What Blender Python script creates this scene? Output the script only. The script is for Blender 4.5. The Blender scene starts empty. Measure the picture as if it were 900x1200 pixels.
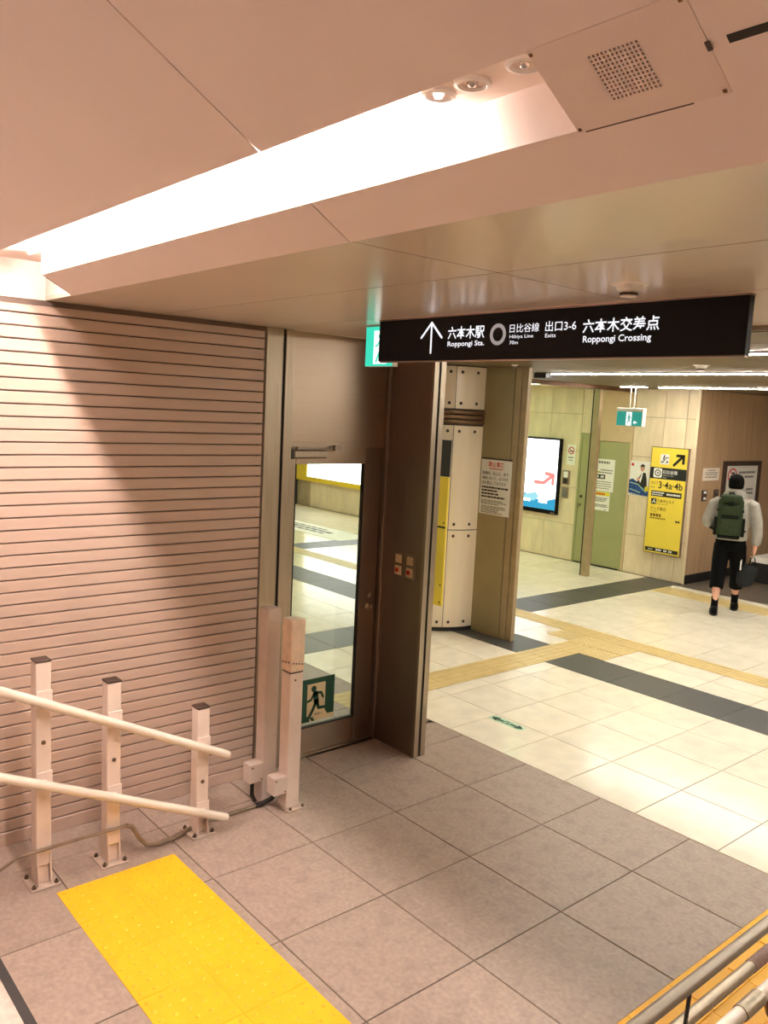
import bpy, bmesh, math, random
from mathutils import Vector, Matrix
random.seed(7)
PI = math.pi
sc = bpy.context.scene
COL = sc.collection

# ------------------------------------------------------------------ camera, world, exposure
cam_d = bpy.data.cameras.new('camera')
cam = bpy.data.objects.new('camera', cam_d)
COL.objects.link(cam)
sc.camera = cam
cam_d.sensor_fit = 'VERTICAL'
cam_d.sensor_height = 36.0
cam_d.lens = 36.0 * 974.25 / 1200.0
cam_d.clip_start = 0.05
yaw, pitch, roll = 2.4330, -0.1240, 0.0489
fw = Vector((math.cos(pitch)*math.cos(yaw), math.cos(pitch)*math.sin(yaw), math.sin(pitch)))
rt = fw.cross(Vector((0, 0, 1))).normalized()
up = rt.cross(fw)
r2 = rt*math.cos(roll) + up*math.sin(roll)
u2 = up*math.cos(roll) - rt*math.sin(roll)
m = Matrix((r2, u2, -fw)).transposed().to_4x4()
m.translation = Vector((3.4063, -2.5257, 2.3399))
cam.matrix_world = m

w = bpy.data.worlds.new('world')
sc.world = w
w.use_nodes = True
w.node_tree.nodes['Background'].inputs[0].default_value = (1.0, 0.88, 0.78, 1)
w.node_tree.nodes['Background'].inputs[1].default_value = 0.25

sc.view_settings.view_transform = 'Standard'
sc.view_settings.look = 'None'
sc.view_settings.exposure = 0.0
sc.view_settings.gamma = 1.0
sc.view_settings.use_curve_mapping = False

L_TUBE = 1060.0          # stair slot tubes, in place of small lamps
L_BAR = 106.0            # concourse ceiling bars
L_GREEN = 20.0          # greenish lamps of the side corridor
TUBE_COL = (1.0, 0.84, 0.77)
BAR_COL = (1.0, 0.95, 0.84)
GREEN_COL = (0.56, 1.0, 0.48)

# ------------------------------------------------------------------ materials
def lin(c):
    return tuple(((x/255.0)/12.92 if x/255.0 <= 0.04045 else ((x/255.0+0.055)/1.055)**2.4) for x in c)

def pm(name, rgb, rough=0.5, metal=0.0, var=0.06, scale=8.0, bump=0.0, bscale=60.0, coat=0.0, spec=0.5,
       rand=0.0, stretch=None, stain=0.0, stain_rgb=None, speck=0.0, speck_rgb=None):
    """procedural principled material: noise colour variation, optional stains, specks, per-object tone and bump"""
    mt = bpy.data.materials.new(name)
    mt.use_nodes = True
    nt = mt.node_tree
    b = nt.nodes['Principled BSDF']
    b.inputs['Roughness'].default_value = rough
    b.inputs['Metallic'].default_value = metal
    b.inputs['Specular IOR Level'].default_value = spec
    if coat:
        b.inputs['Coat Weight'].default_value = coat
        b.inputs['Coat Roughness'].default_value = 0.19
    tc = nt.nodes.new('ShaderNodeTexCoord')
    vec = tc.outputs['Object']
    if rand:
        oi = nt.nodes.new('ShaderNodeObjectInfo')
        ad = nt.nodes.new('ShaderNodeVectorMath'); ad.operation = 'ADD'
        nt.links.new(vec, ad.inputs[0])
        sm = nt.nodes.new('ShaderNodeVectorMath'); sm.operation = 'SCALE'
        nt.links.new(oi.outputs['Location'], sm.inputs[0]); sm.inputs['Scale'].default_value = 1.37
        nt.links.new(sm.outputs[0], ad.inputs[1])
        vec = ad.outputs[0]
    if stretch:
        mp = nt.nodes.new('ShaderNodeMapping')
        mp.inputs['Scale'].default_value = stretch
        nt.links.new(vec, mp.inputs['Vector'])
        vec = mp.outputs[0]
    nz = nt.nodes.new('ShaderNodeTexNoise')
    nz.inputs['Scale'].default_value = scale
    nz.inputs['Detail'].default_value = 5.0
    nt.links.new(vec, nz.inputs['Vector'])
    lo = lin([max(0, c*(1-var)) for c in rgb]); hi = lin([min(255, c*(1+var)) for c in rgb])
    rp = nt.nodes.new('ShaderNodeValToRGB')
    rp.color_ramp.elements[0].position = 0.3; rp.color_ramp.elements[1].position = 0.7
    rp.color_ramp.elements[0].color = (*lo, 1); rp.color_ramp.elements[1].color = (*hi, 1)
    nt.links.new(nz.outputs['Fac'], rp.inputs['Fac'])
    out = rp.outputs['Color']
    def mixin(out, fac_out, rgb2):
        mx = nt.nodes.new('ShaderNodeMix'); mx.data_type = 'RGBA'
        nt.links.new(fac_out, mx.inputs['Factor'])
        nt.links.new(out, mx.inputs['A'])
        mx.inputs['B'].default_value = (*lin(rgb2), 1)
        return mx.outputs['Result']
    if stain:
        n2 = nt.nodes.new('ShaderNodeTexNoise'); n2.inputs['Scale'].default_value = scale*0.22
        n2.inputs['Detail'].default_value = 8.0; n2.inputs['Roughness'].default_value = 0.65
        nt.links.new(vec, n2.inputs['Vector'])
        mr = nt.nodes.new('ShaderNodeMapRange')
        mr.inputs['From Min'].default_value = 0.48; mr.inputs['From Max'].default_value = 0.75
        mr.inputs['To Max'].default_value = stain
        nt.links.new(n2.outputs['Fac'], mr.inputs['Value'])
        out = mixin(out, mr.outputs[0], stain_rgb)
    if speck:
        n3 = nt.nodes.new('ShaderNodeTexNoise'); n3.inputs['Scale'].default_value = scale*7
        n3.inputs['Detail'].default_value = 3.0
        nt.links.new(vec, n3.inputs['Vector'])
        mr = nt.nodes.new('ShaderNodeMapRange')
        mr.inputs['From Min'].default_value = 0.60; mr.inputs['From Max'].default_value = 0.70
        mr.inputs['To Max'].default_value = speck
        nt.links.new(n3.outputs['Fac'], mr.inputs['Value'])
        out = mixin(out, mr.outputs[0], speck_rgb)
    if rand:
        mr = nt.nodes.new('ShaderNodeMapRange')
        mr.inputs['To Min'].default_value = 1-rand; mr.inputs['To Max'].default_value = 1+rand
        nt.links.new(oi.outputs['Random'], mr.inputs['Value'])
        hs = nt.nodes.new('ShaderNodeHueSaturation')
        nt.links.new(mr.outputs[0], hs.inputs['Value'])
        nt.links.new(out, hs.inputs['Color'])
        out = hs.outputs[0]
    nt.links.new(out, b.inputs['Base Color'])
    if bump:
        nb = nt.nodes.new('ShaderNodeTexNoise'); nb.inputs['Scale'].default_value = bscale
        nb.inputs['Detail'].default_value = 4.0
        nt.links.new(vec, nb.inputs['Vector'])
        bp = nt.nodes.new('ShaderNodeBump'); bp.inputs['Strength'].default_value = bump
        bp.inputs['Distance'].default_value = 0.002
        nt.links.new(nb.outputs['Fac'], bp.inputs['Height'])
        nt.links.new(bp.outputs[0], b.inputs['Normal'])
    return mt

def em(name, col, strength):
    mt = bpy.data.materials.new(name); mt.use_nodes = True
    nt = mt.node_tree
    b = nt.nodes['Principled BSDF']
    b.inputs['Base Color'].default_value = (0.03, 0.03, 0.03, 1); b.inputs['Specular IOR Level'].default_value = 0.2
    b.inputs['Emission Color'].default_value = (*col, 1)
    b.inputs['Emission Strength'].default_value = strength
    return mt

def glass(name, tint, refl=0.07):
    mt = bpy.data.materials.new(name); mt.use_nodes = True
    nt = mt.node_tree
    nt.nodes.remove(nt.nodes['Principled BSDF'])
    o = nt.nodes['Material Output']
    t = nt.nodes.new('ShaderNodeBsdfTransparent'); t.inputs[0].default_value = (*tint, 1)
    g = nt.nodes.new('ShaderNodeBsdfGlossy'); g.inputs['Roughness'].default_value = 0.02
    fr = nt.nodes.new('ShaderNodeFresnel'); fr.inputs['IOR'].default_value = 1.35
    mx = nt.nodes.new('ShaderNodeMixShader')
    nt.links.new(fr.outputs[0], mx.inputs[0]); nt.links.new(t.outputs[0], mx.inputs[1]); nt.links.new(g.outputs[0], mx.inputs[2])
    nt.links.new(mx.outputs[0], o.inputs[0])
    return mt

M = {}
M['grout'] = pm('grout', (92, 82, 74), 0.9)
M['granite'] = pm('grey granite tile', (170, 151, 138), 0.42, var=0.06, scale=46, bump=0.25, bscale=160, rand=0.05,
                  stain=0.55, stain_rgb=(132, 116, 106), speck=0.6, speck_rgb=(104, 90, 82))
M['cream'] = pm('cream stone tile', (242, 232, 212), 0.17, var=0.03, scale=6, rand=0.035, stain=0.25, stain_rgb=(224, 210, 184), spec=0.5)
M['charcoal'] = pm('charcoal stone tile', (76, 75, 72), 0.38, var=0.05, scale=40, rand=0.03)
M['beige_tac'] = pm('beige tactile tile', (218, 192, 132), 0.4, var=0.03, scale=12, rand=0.04, stain=0.3, stain_rgb=(176, 148, 92))
M['yellow_tac'] = pm('yellow tactile tile', (253, 190, 26), 0.5, var=0.02, scale=14, rand=0.02, stain=0.2, stain_rgb=(236, 170, 30))
M['yellow_dot'] = pm('worn tactile dot', (250, 184, 32), 0.5, var=0.03, scale=5, stain=0.35, stain_rgb=(232, 168, 40))
M['mat_floor'] = pm('brown floor', (104, 92, 82), 0.35, var=0.08, scale=10)
M['tread'] = pm('stair tread', (214, 196, 182), 0.5, var=0.06, scale=30, speck=0.4, speck_rgb=(120, 104, 96))
M['nosing'] = pm('dark nosing', (52, 50, 48), 0.6, var=0.1)
M['slat'] = pm('shutter slat', (190, 166, 150), 0.45, metal=0.0, var=0.025, scale=5, stretch=(1, 0.3, 4), stain=0.12, stain_rgb=(150, 122, 106))
M['slat_gap'] = pm('shutter groove', (96, 78, 68), 0.7)
M['steel'] = pm('brushed stainless', (166, 152, 134), 0.34, metal=1.0, var=0.04, scale=6, stretch=(12, 12, 0.4))
M['steel_h'] = pm('brushed stainless across', (172, 154, 136), 0.33, metal=1.0, var=0.012, scale=5, stretch=(1, 0.3, 30))
M['steel_dark'] = pm('dark stainless', (146, 134, 122), 0.40, metal=1.0, var=0.015, scale=5, stretch=(10, 10, 0.4))
M['chrome'] = pm('chrome', (220, 215, 208), 0.15, metal=1.0, var=0.02)
M['rail_white'] = pm('ivory rail coating', (228, 216, 200), 0.25, var=0.02, scale=6, stain=0.1, stain_rgb=(180, 150, 120))
M['post_white'] = pm('white painted post', (232, 214, 202), 0.4, var=0.03, scale=8, stain=0.22, stain_rgb=(176, 146, 124))
M['post_grey'] = pm('warm white post', (214, 198, 186), 0.45, var=0.03, scale=8, stain=0.18, stain_rgb=(170, 148, 130))
M['post_lens'] = pm('pale sensor housing', (232, 208, 184), 0.3, var=0.05, scale=18, stain=0.4, stain_rgb=(204, 168, 140))
M['cap_brown'] = pm('dark brown cap', (64, 48, 40), 0.5, var=0.1)
M['conduit'] = pm('grey conduit', (140, 122, 104), 0.45, var=0.1, scale=10, metal=0.3)
M['bolt'] = pm('bolt steel', (112, 96, 82), 0.4, metal=0.8, var=0.1)
M['dark'] = pm('near black', (26, 23, 21), 0.6, var=0.1)
M['ceil_slope'] = pm('painted sloped ceiling', (240, 224, 216), 0.55, var=0.012, scale=1.5)
M['ceil_flat'] = pm('glossy ceiling panel', (226, 210, 190), 0.36, var=0.012, scale=2, coat=0.7, stretch=(1, 0.3, 1))
M['ceil_joint'] = pm('ceiling joint', (52, 40, 34), 0.9)
M['ceil_con'] = pm('olive ceiling panel', (112, 94, 62), 0.55, var=0.05, scale=2)
M['white_plastic'] = pm('white plastic', (238, 232, 224), 0.35, var=0.02)
M['lamp_cup'] = pm('recessed lamp cup', (236, 214, 200), 0.3, var=0.02)
M['panel_perf'] = pm('access panel paint', (234, 216, 206), 0.5, var=0.01, scale=2)
M['stone'] = pm('pale stone wall panel', (226, 208, 176), 0.4, var=0.04, scale=4, rand=0.05, stain=0.3, stain_rgb=(200, 178, 144), stretch=(2, 2, 0.7))
M['stone_joint'] = pm('stone joint', (176, 156, 124), 0.9)
M['wood'] = pm('brown veneer wall', (186, 154, 120), 0.45, var=0.07, scale=3, stretch=(14, 14, 0.5), stain=0.2, stain_rgb=(166, 132, 98))
M['col_cream'] = pm('cream column cladding', (246, 230, 202), 0.22, var=0.02, scale=3, stretch=(3, 3, 0.4), coat=0.3)
M['col_band'] = pm('brown column band', (112, 84, 54), 0.35, metal=0.5, var=0.1)
M['col_olive'] = pm('olive painted steel', (158, 142, 106), 0.45, var=0.03, scale=3, stain=0.1, stain_rgb=(120, 98, 70))
M['col_strip'] = pm('bronze guide strip', (168, 148, 114), 0.4, metal=0.1, var=0.04)
M['door_green'] = pm('grey green door', (160, 160, 112), 0.4, var=0.02, scale=3)
M['soffit'] = pm('beige soffit', (206, 180, 142), 0.6, var=0.02)
M['sign_black'] = pm('sign black acrylic', (12, 10, 10), 0.5, var=0.02, spec=0.15)
M['sign_edge'] = pm('sign edge', (150, 130, 116), 0.35, metal=0.8)
M['sign_white'] = em('lit white lettering', (0.95, 0.95, 1.0), 1.15)
M['ring_grey'] = em('lit ring', (0.62, 0.54, 0.50), 0.55)
M['exit_green'] = em('lit exit green', (0.04, 0.85, 0.58), 0.9)
M['exit_white'] = em('lit exit white', (0.95, 1.0, 0.97), 1.3)
M['exit_teal'] = em('lit exit teal', (0.02, 0.40, 0.31), 0.75)
M['screen_white'] = em('lit screen', (0.95, 0.97, 1.0), 2.6)
M['screen_red'] = em('screen red', (0.95, 0.32, 0.28), 1.0)
M['screen_blue'] = em('screen blue', (0.02, 0.42, 0.72), 0.9)
M['screen_cyan'] = em('screen cyan', (0.35, 0.80, 0.90), 1.0)
M['ad_white'] = em('lit advert', (1.0, 0.99, 0.96), 4.0)
M['yellow_sign'] = pm('yellow sign face', (246, 220, 80), 0.35, var=0.015, scale=3)
M['yellow_frame'] = pm('yellow advert frame', (232, 200, 50), 0.35, var=0.02)
M['navy'] = pm('dark navy print', (24, 30, 34), 0.4, var=0.02)
M['ink'] = pm('black ink', (28, 25, 22), 0.5, var=0.02)
M['ink_grey'] = pm('grey ink', (110, 106, 102), 0.5, var=0.02)
M['ink_red'] = pm('red ink', (204, 52, 44), 0.5, var=0.02)
M['ink_brown'] = pm('brown ink', (120, 88, 20), 0.5, var=0.02)
M['paper'] = pm('white paper', (238, 234, 226), 0.6, var=0.01)
M['paper_pink'] = pm('cream paper', (242, 226, 210), 0.6, var=0.01)
M['print_white'] = pm('white print', (240, 240, 236), 0.5, var=0.01)
M['green_print'] = pm('dark green print', (12, 74, 52), 0.35, var=0.03)
M['pale_lum'] = pm('pale luminous print', (232, 214, 170), 0.4, var=0.03)
M['green_pale'] = pm('pale green print', (176, 214, 180), 0.4, var=0.04)
M['blue_print'] = pm('blue print', (30, 70, 130), 0.4, var=0.25, scale=30)
M['yellow_print'] = pm('yellow print', (226, 206, 40), 0.4)
M['glass'] = glass('clear door glass', (0.93, 0.97, 0.95))
M['skin'] = pm('skin', (214, 160, 136), 0.5, var=0.03)
M['hair'] = pm('black knit cap', (9, 8, 8), 0.9, var=0.2, scale=60, bump=0.4, bscale=200, spec=0.12)
M['hoodie'] = pm('light grey sweatshirt', (164, 159, 150), 0.85, var=0.04, scale=20, bump=0.4, bscale=120, spec=0.12)
M['trouser'] = pm('black trousers', (7, 7, 9), 0.85, var=0.15, scale=20, spec=0.12)
M['pack'] = pm('olive green nylon', (50, 60, 40), 0.65, var=0.1, scale=30, bump=0.2, spec=0.12)
M['pack_dark'] = pm('dark strap nylon', (20, 23, 18), 0.7, var=0.1, spec=0.12)
M['shoe'] = pm('black shoe', (9, 9, 11), 0.5, var=0.1, spec=0.12)
M['bag_grey'] = pm('dark grey bag', (40, 42, 44), 0.7, var=0.1, scale=10, spec=0.12)
M['braille'] = pm('braille plate', (170, 136, 124), 0.5, var=0.12, scale=90, stretch=(1, 1, 1))
M['brown_metal'] = pm('bronze bracket', (112, 80, 58), 0.4, metal=0.6)
M['tube'] = em('slot lamp stand-in tube', TUBE_COL, L_TUBE)
M['tube2'] = em('added upper slot light', TUBE_COL, L_TUBE*0.9)
M['bulb_dim'] = em('dim bulb', (1.0, 0.82, 0.72), 2.5)
M['bar'] = em('concourse bar light', BAR_COL, L_BAR)
M['plate'] = pm('grey painted plate', (188, 170, 154), 0.4, var=0.08, scale=20, stain=0.3, stain_rgb=(120, 100, 84))
M['bar_left'] = em('left concourse bar light', (0.92, 1.0, 0.76), L_BAR*0.85)
M['greenlamp'] = em('greenish fluorescent', GREEN_COL, L_GREEN)
M['slot_white'] = pm('slot white enamel', (244, 226, 214), 0.5, var=0.01)

# ------------------------------------------------------------------ mesh helpers (world coordinates, localised on linking)
class MB:
    def __init__(s): s.v = []; s.f = []
    def add(s, vs, fs):
        n = len(s.v); s.v += [tuple(v) for v in vs]; s.f += [tuple(i+n for i in f) for f in fs]; return s
    def box(s, x0, x1, y0, y1, z0, z1):
        return s.add([(x0,y0,z0),(x1,y0,z0),(x1,y1,z0),(x0,y1,z0),(x0,y0,z1),(x1,y0,z1),(x1,y1,z1),(x0,y1,z1)],
                     [(0,3,2,1),(4,5,6,7),(0,1,5,4),(1,2,6,5),(2,3,7,6),(3,0,4,7)])
    def bbox(s, x0, x1, y0, y1, z0, z1, b):
        """box with all edges chamfered by b"""
        bm = bmesh.new()
        bmesh.ops.create_cube(bm, size=1.0)
        for v in bm.verts:
            v.co = Vector((x0+(v.co.x+.5)*(x1-x0), y0+(v.co.y+.5)*(y1-y0), z0+(v.co.z+.5)*(z1-z0)))
        bmesh.ops.bevel(bm, geom=bm.edges[:], offset=b, segments=1, affect='EDGES', profile=0.5)
        bm.verts.index_update()
        s.add([v.co.copy() for v in bm.verts], [[v.index for v in f.verts] for f in bm.faces]); bm.free(); return s
    def ext(s, pts, axis, a, b):
        """extrude a closed 2-D polygon (other two axes in cyclic order) along axis from a to b"""
        def P(p, t):
            return {0: (t, p[0], p[1]), 1: (p[0], t, p[1]), 2: (p[0], p[1], t)}[axis]
        n = len(pts)
        vs = [P(p, a) for p in pts] + [P(p, b) for p in pts]
        fs = [tuple(range(n))[::-1], tuple(range(n, 2*n))] + [(i, (i+1) % n, n+(i+1) % n, n+i) for i in range(n)]
        return s.add(vs, fs)
    def tube(s, path, r, seg=12, caps=True, round_end=False):
        path = [Vector(p) for p in path]
        rings = []; rr = r if isinstance(r, (list, tuple)) else [r]*len(path)
        t0 = (path[1]-path[0]).normalized()
        ref = Vector((0, 0, 1)) if abs(t0.z) < 0.9 else Vector((1, 0, 0))
        nrm = (ref - t0*ref.dot(t0)).normalized()
        for i, p in enumerate(path):
            if i == 0: t = path[1]-path[0]
            elif i == len(path)-1: t = path[-1]-path[-2]
            else: t = (path[i+1]-p).normalized()+(p-path[i-1]).normalized()
            t.normalize()
            nrm = (nrm - t*nrm.dot(t)).normalized()
            bn = t.cross(nrm)
            rings.append([p+(nrm*math.cos(2*PI*k/seg)+bn*math.sin(2*PI*k/seg))*rr[i] for k in range(seg)])
        vs = [v for g in rings for v in g]; fs = []
        for i in range(len(rings)-1):
            for k in range(seg):
                a = i*seg+k; b = i*seg+(k+1) % seg
                fs.append((a, b, b+seg, a+seg))
        if caps:
            fs.append(tuple(range(seg))[::-1]); fs.append(tuple(range(len(vs)-seg, len(vs))))
        return s.add(vs, fs)
    def disc(s, c, n, r, h, seg=12, r2=None):
        n = Vector(n).normalized(); c = Vector(c)
        return s.tube([c, c+n*h], [r, r if r2 is None else r2], seg)
    def lathe(s, c, prof, seg=24, a0=0, a1=2*PI):
        """profile of (radius, z) turned about the vertical through c"""
        full = abs(a1-a0-2*PI) < 1e-6
        n = seg if full else seg+1
        vs = []
        for (r, z) in prof:
            for k in range(n):
                a = a0+(a1-a0)*k/seg
                vs.append((c[0]+r*math.cos(a), c[1]+r*math.sin(a), c[2]+z))
        fs = []
        for i in range(len(prof)-1):
            for k in range(seg):
                a = i*n+k; b = i*n+(k+1) % n
                fs.append((a, b, b+n, a+n))
        return s.add(vs, fs)

def wloc(o):
    t = Vector((0, 0, 0))
    while o is not None:
        t += o.location; o = o.parent
    return t

def tag(o, label=None, cat=None, group=None, kind=None):
    if label: o['label'] = label
    if cat: o['category'] = cat
    if group: o['group'] = group
    if kind: o['kind'] = kind
    return o

def thing(name, label=None, cat=None, loc=(0, 0, 0), group=None, kind=None):
    o = bpy.data.objects.new(name, None); COL.objects.link(o)
    o.location = loc; o.empty_display_size = 0.1
    return tag(o, label, cat, group, kind)

def part(name, mb, mat, parent=None, loc=None, smooth=False, label=None, kind=None):
    base = wloc(parent) if parent else Vector((0, 0, 0))
    here = Vector(loc) if loc is not None else base
    me = bpy.data.meshes.new(name)
    me.from_pydata([tuple(Vector(v)-here) for v in mb.v], [], mb.f)
    me.validate(); me.update()
    bm = bmesh.new(); bm.from_mesh(me); bmesh.ops.recalc_face_normals(bm, faces=bm.faces[:]); bm.to_mesh(me); bm.free()
    if smooth:
        for p in me.polygons: p.use_smooth = True
        try: me.set_sharp_from_angle(angle=math.radians(38))
        except Exception: pass
    me.materials.append(mat if not isinstance(mat, str) else M[mat])
    o = bpy.data.objects.new(name, me); COL.objects.link(o)
    o.parent = parent; o.location = here-base
    if label: o['label'] = label
    if kind: o['kind'] = kind
    return o

def solo(name, mb, mat, label, cat, loc, group=None, kind=None, smooth=False):
    return tag(part(name, mb, mat, None, loc, smooth), label, cat, group, kind)

def copies(mesh_obj, locs, parent, name):
    """light copies of a piece that share its mesh"""
    out = []
    base = wloc(parent)
    for l in locs:
        o = mesh_obj.copy(); o.name = name; COL.objects.link(o); o.parent = parent; o.location = Vector(l)-base; out.append(o)
    return out

# flat print on a plane: (u, v) -> world; layers sit a hair proud of each other
class Print:
    def __init__(s, origin, ux, uy, parent):
        s.o = Vector(origin); s.ux = Vector(ux); s.uy = Vector(uy); s.n = s.ux.cross(s.uy).normalized(); s.parent = parent
    def P(s, u, v, l): return s.o+s.ux*u+s.uy*v+s.n*(0.0008*l)
    def emit(s, name, vs, fs, mat, l, label=None):
        mb = MB(); mb.add([s.P(u, v, l) for u, v in vs], fs)
        return part(name, mb, mat, s.parent, label=label)
    def rect(s, name, u0, u1, v0, v1, mat, l=1, label=None):
        return s.emit(name, [(u0,v0),(u1,v0),(u1,v1),(u0,v1)], [(0,1,2,3)], mat, l, label)
    def polys(s, name, polys, mat, l=1, label=None):
        vs, fs = [], []
        for p in polys:
            n = len(vs); vs += p; fs.append(tuple(range(n, n+len(p))))
        return s.emit(name, vs, fs, mat, l, label)
    @staticmethod
    def circ(u, v, r, seg=20, ry=None):
        return [(u+r*math.cos(2*PI*k/seg), v+(ry or r)*math.sin(2*PI*k/seg)) for k in range(seg)]
    @staticmethod
    def rrect(u0, u1, v0, v1, r, seg=4):
        out = []
        for cx, cy, a in ((u1-r, v0+r, -PI/2), (u1-r, v1-r, 0), (u0+r, v1-r, PI/2), (u0+r, v0+r, PI)):
            out += [(cx+r*math.cos(a+PI/2*k/seg), cy+r*math.sin(a+PI/2*k/seg)) for k in range(seg+1)]
        return out
    @staticmethod
    def stroke(pts, wd):
        """thick poly-line as quads with round joints"""
        out = []
        for (a, b) in zip(pts[:-1], pts[1:]):
            dx, dy = b[0]-a[0], b[1]-a[1]; L = math.hypot(dx, dy) or 1e-6
            nx, ny = -dy/L*wd/2, dx/L*wd/2
            out.append([(a[0]-nx, a[1]-ny), (b[0]-nx, b[1]-ny), (b[0]+nx, b[1]+ny), (a[0]+nx, a[1]+ny)])
        for p in pts: out.append(Print.circ(p[0], p[1], wd/2, 10))
        return out
    def ring(s, name, u, v, r0, r1, mat, l=1, seg=32, ax=1.0, label=None):
        vs, fs = [], []
        for k in range(seg):
            a = 2*PI*k/seg; vs += [(u+ax*r0*math.cos(a), v+r0*math.sin(a)), (u+ax*r1*math.cos(a), v+r1*math.sin(a))]
        for k in range(seg):
            a = 2*k; b = 2*((k+1) % seg); fs.append((a, a+1, b+1, b))
        return s.emit(name, vs, fs, mat, l, label)
    def text(s, name, body, u0, u1, v0, v1, mat, l=1, bold=0.0, label=None):
        """lettering fitted to the rectangle"""
        cu = bpy.data.curves.new(name, 'FONT'); cu.body = body; cu.offset = bold; cu.resolution_u = 3
        o = bpy.data.objects.new(name, cu); COL.objects.link(o)
        dg = bpy.context.evaluated_depsgraph_get(); dg.update()
        me = bpy.data.meshes.new_from_object(o.evaluated_get(dg))
        vs = [(v.co.x, v.co.y) for v in me.vertices]; fs = [tuple(p.vertices) for p in me.polygons]
        bpy.data.objects.remove(o); bpy.data.curves.remove(cu); bpy.data.meshes.remove(me)
        if not vs: return None
        xa, xb = min(v[0] for v in vs), max(v[0] for v in vs); ya, yb = min(v[1] for v in vs), max(v[1] for v in vs)
        vs = [(u0+(x-xa)/(xb-xa)*(u1-u0), v0+(y-ya)/max(1e-6, yb-ya)*(v1-v0)) for x, y in vs]
        return s.emit(name, vs, fs, mat, l, label)
    def lines(s, name, rows, mat, l=1, seed=1, word=(0.02, 0.05)):
        """rows of tiny illegible print: (u0, u1, v, height)"""
        rg = random.Random(seed); ps = []
        for (u0, u1, v, h) in rows:
            u = u0
            while u < u1:
                wd = min(rg.uniform(*word), u1-u)
                ps.append([(u, v), (u+wd, v), (u+wd, v+h), (u, v+h)]); u += wd+word[0]*0.35
        return s.polys(name, ps, mat, l)

# ================================================================== SETTING
XS = -0.88       # shutter face
ZC = 2.785       # flat ceiling
ZK = 2.82        # concourse ceiling
YB = 8.62        # back wall face
YP = 1.773       # edge of the grey floor

# ---------------------------------------------------------------- floor
flo = tag(part('floor', MB().box(-16, 7.5, -1.7, 14, -0.30, -0.006), 'grout'), 'station floor of grey granite and cream stone tiles', None, None, 'structure')
TILES = {}
def tile(x0, x1, y0, y1, mat, gap=0.003, name='floor_tile'):
    wd, dp = round(x1-x0-gap*2, 3), round(y1-y0-gap*2, 3)
    k = (wd, dp, mat)
    cx, cy = (x0+x1)/2, (y0+y1)/2
    if k not in TILES:
        mb = MB(); a, b = wd/2, dp/2; c = 0.002
        mb.add([(-a,-b,-0.006),(a,-b,-0.006),(a,b,-0.006),(-a,b,-0.006),(-a,-b,-0.0015),(a,-b,-0.0015),(a,b,-0.0015),(-a,b,-0.0015),
                (-a+c,-b+c,0),(a-c,-b+c,0),(a-c,b-c,0),(-a+c,b-c,0)],
               [(0,1,5,4),(1,2,6,5),(2,3,7,6),(3,0,4,7),(4,5,9,8),(5,6,10,9),(6,7,11,10),(7,4,8,11),(8,9,10,11)])
        o = part(name, mb, mat, flo); o.location = (cx, cy, 0); TILES[k] = o
        return o
    o = TILES[k].copy(); o.name = name; COL.objects.link(o); o.parent = flo; o.location = (cx, cy, 0)
    return o
# grey granite landing
gy = [-1.66, -1.196, -0.598, 0.0, 0.598, 1.196, YP]
gx = [XS-0.02, -0.6, 0.0, 0.6, 1.2, 1.797]
YEL_Y0, YEL_Y1 = -1.252, -0.652
for i in range(len(gx)-1):
    for j in range(len(gy)-1):
        if gx[i] < -0.8 and gy[j] > 0.1: tile(-0.95 if gy[j] < 1.2 else -0.9, gx[i+1], gy[j], gy[j+1], 'granite'); continue
        tile(gx[i], gx[i+1], gy[j], gy[j+1], 'granite')
for i, x in enumerate((2.397, 2.997, 3.597, 4.197, 4.797)):
    for j in range(len(gy)-1): tile(x, x+0.6, gy[j], gy[j+1], 'granite')
for x in (-3.9, -3.3, -2.7, -2.1, -1.5):
    for j in (3, 4, 5): tile(x, x+0.6, gy[j], gy[j+1], 'granite')
# cream concourse tiles, charcoal bands, beige tactile lines
cy_ = [YP, 2.303, 2.818, 3.30, 3.75]
X_T0, X_T1 = -1.79, -1.44          # beige line running away from the door
cx_l = [X_T0 - 0.526*k for k in range(0, 24)]
cx_r = [X_T1] + [-1.265+0.526*k for k in range(0, 13)]
BX0, BX1 = -3.40, -2.83            # charcoal band running away
def row(y0, y1, mat, xs, far=False):
    for a, b in zip(xs[:-1], xs[1:]):
        tile(a, b, y0, y1, mat)
xr = [x for x in cx_r if x < 6]
xl = sorted([x for x in cx_l if x > -8.0])
def row_left(y0, y1, x_end=X_T0, stop=-7.6):
    xs = sorted([X_T0-0.526*k for k in range(0, 30) if X_T0-0.526*k > stop and X_T0-0.526*k <= x_end+1e-6])
    for a, b in zip(xs[:-1], xs[1:]):
        if b <= BX0+1e-6 or a >= BX1-1e-6: tile(a, b, y0, y1, 'cream')
        else:
            if a < BX0: tile(a, BX0, y0, y1, 'cream')
            if b > BX1: tile(BX1, b, y0, y1, 'cream')
for y0, y1 in zip(cy_[:-1], cy_[1:]):
    row(y0, y1, 'cream', xr); row_left(y0, y1)
far_y = [(5.20, 5.72), (5.72, 6.24), (6.24, 6.76), (6.76, 7.28), (7.28, 7.76)]
for y0, y1 in ((4.29, 4.60), (4.60, 4.90)): row(y0, y1, 'cream', [X_T1, -0.739] + [x for x in xr if x > -0.7])
row_left(4.29, 4.90)
for y0, y1 in far_y:
    row(y0, y1, 'cream', [-2.83, -2.316, X_T0, -1.265] + [x for x in xr if x > -1.2 and x < 4.1]); row_left(y0, y1, -2.8)
row_left(7.76, 8.60, -2.8)
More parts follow.
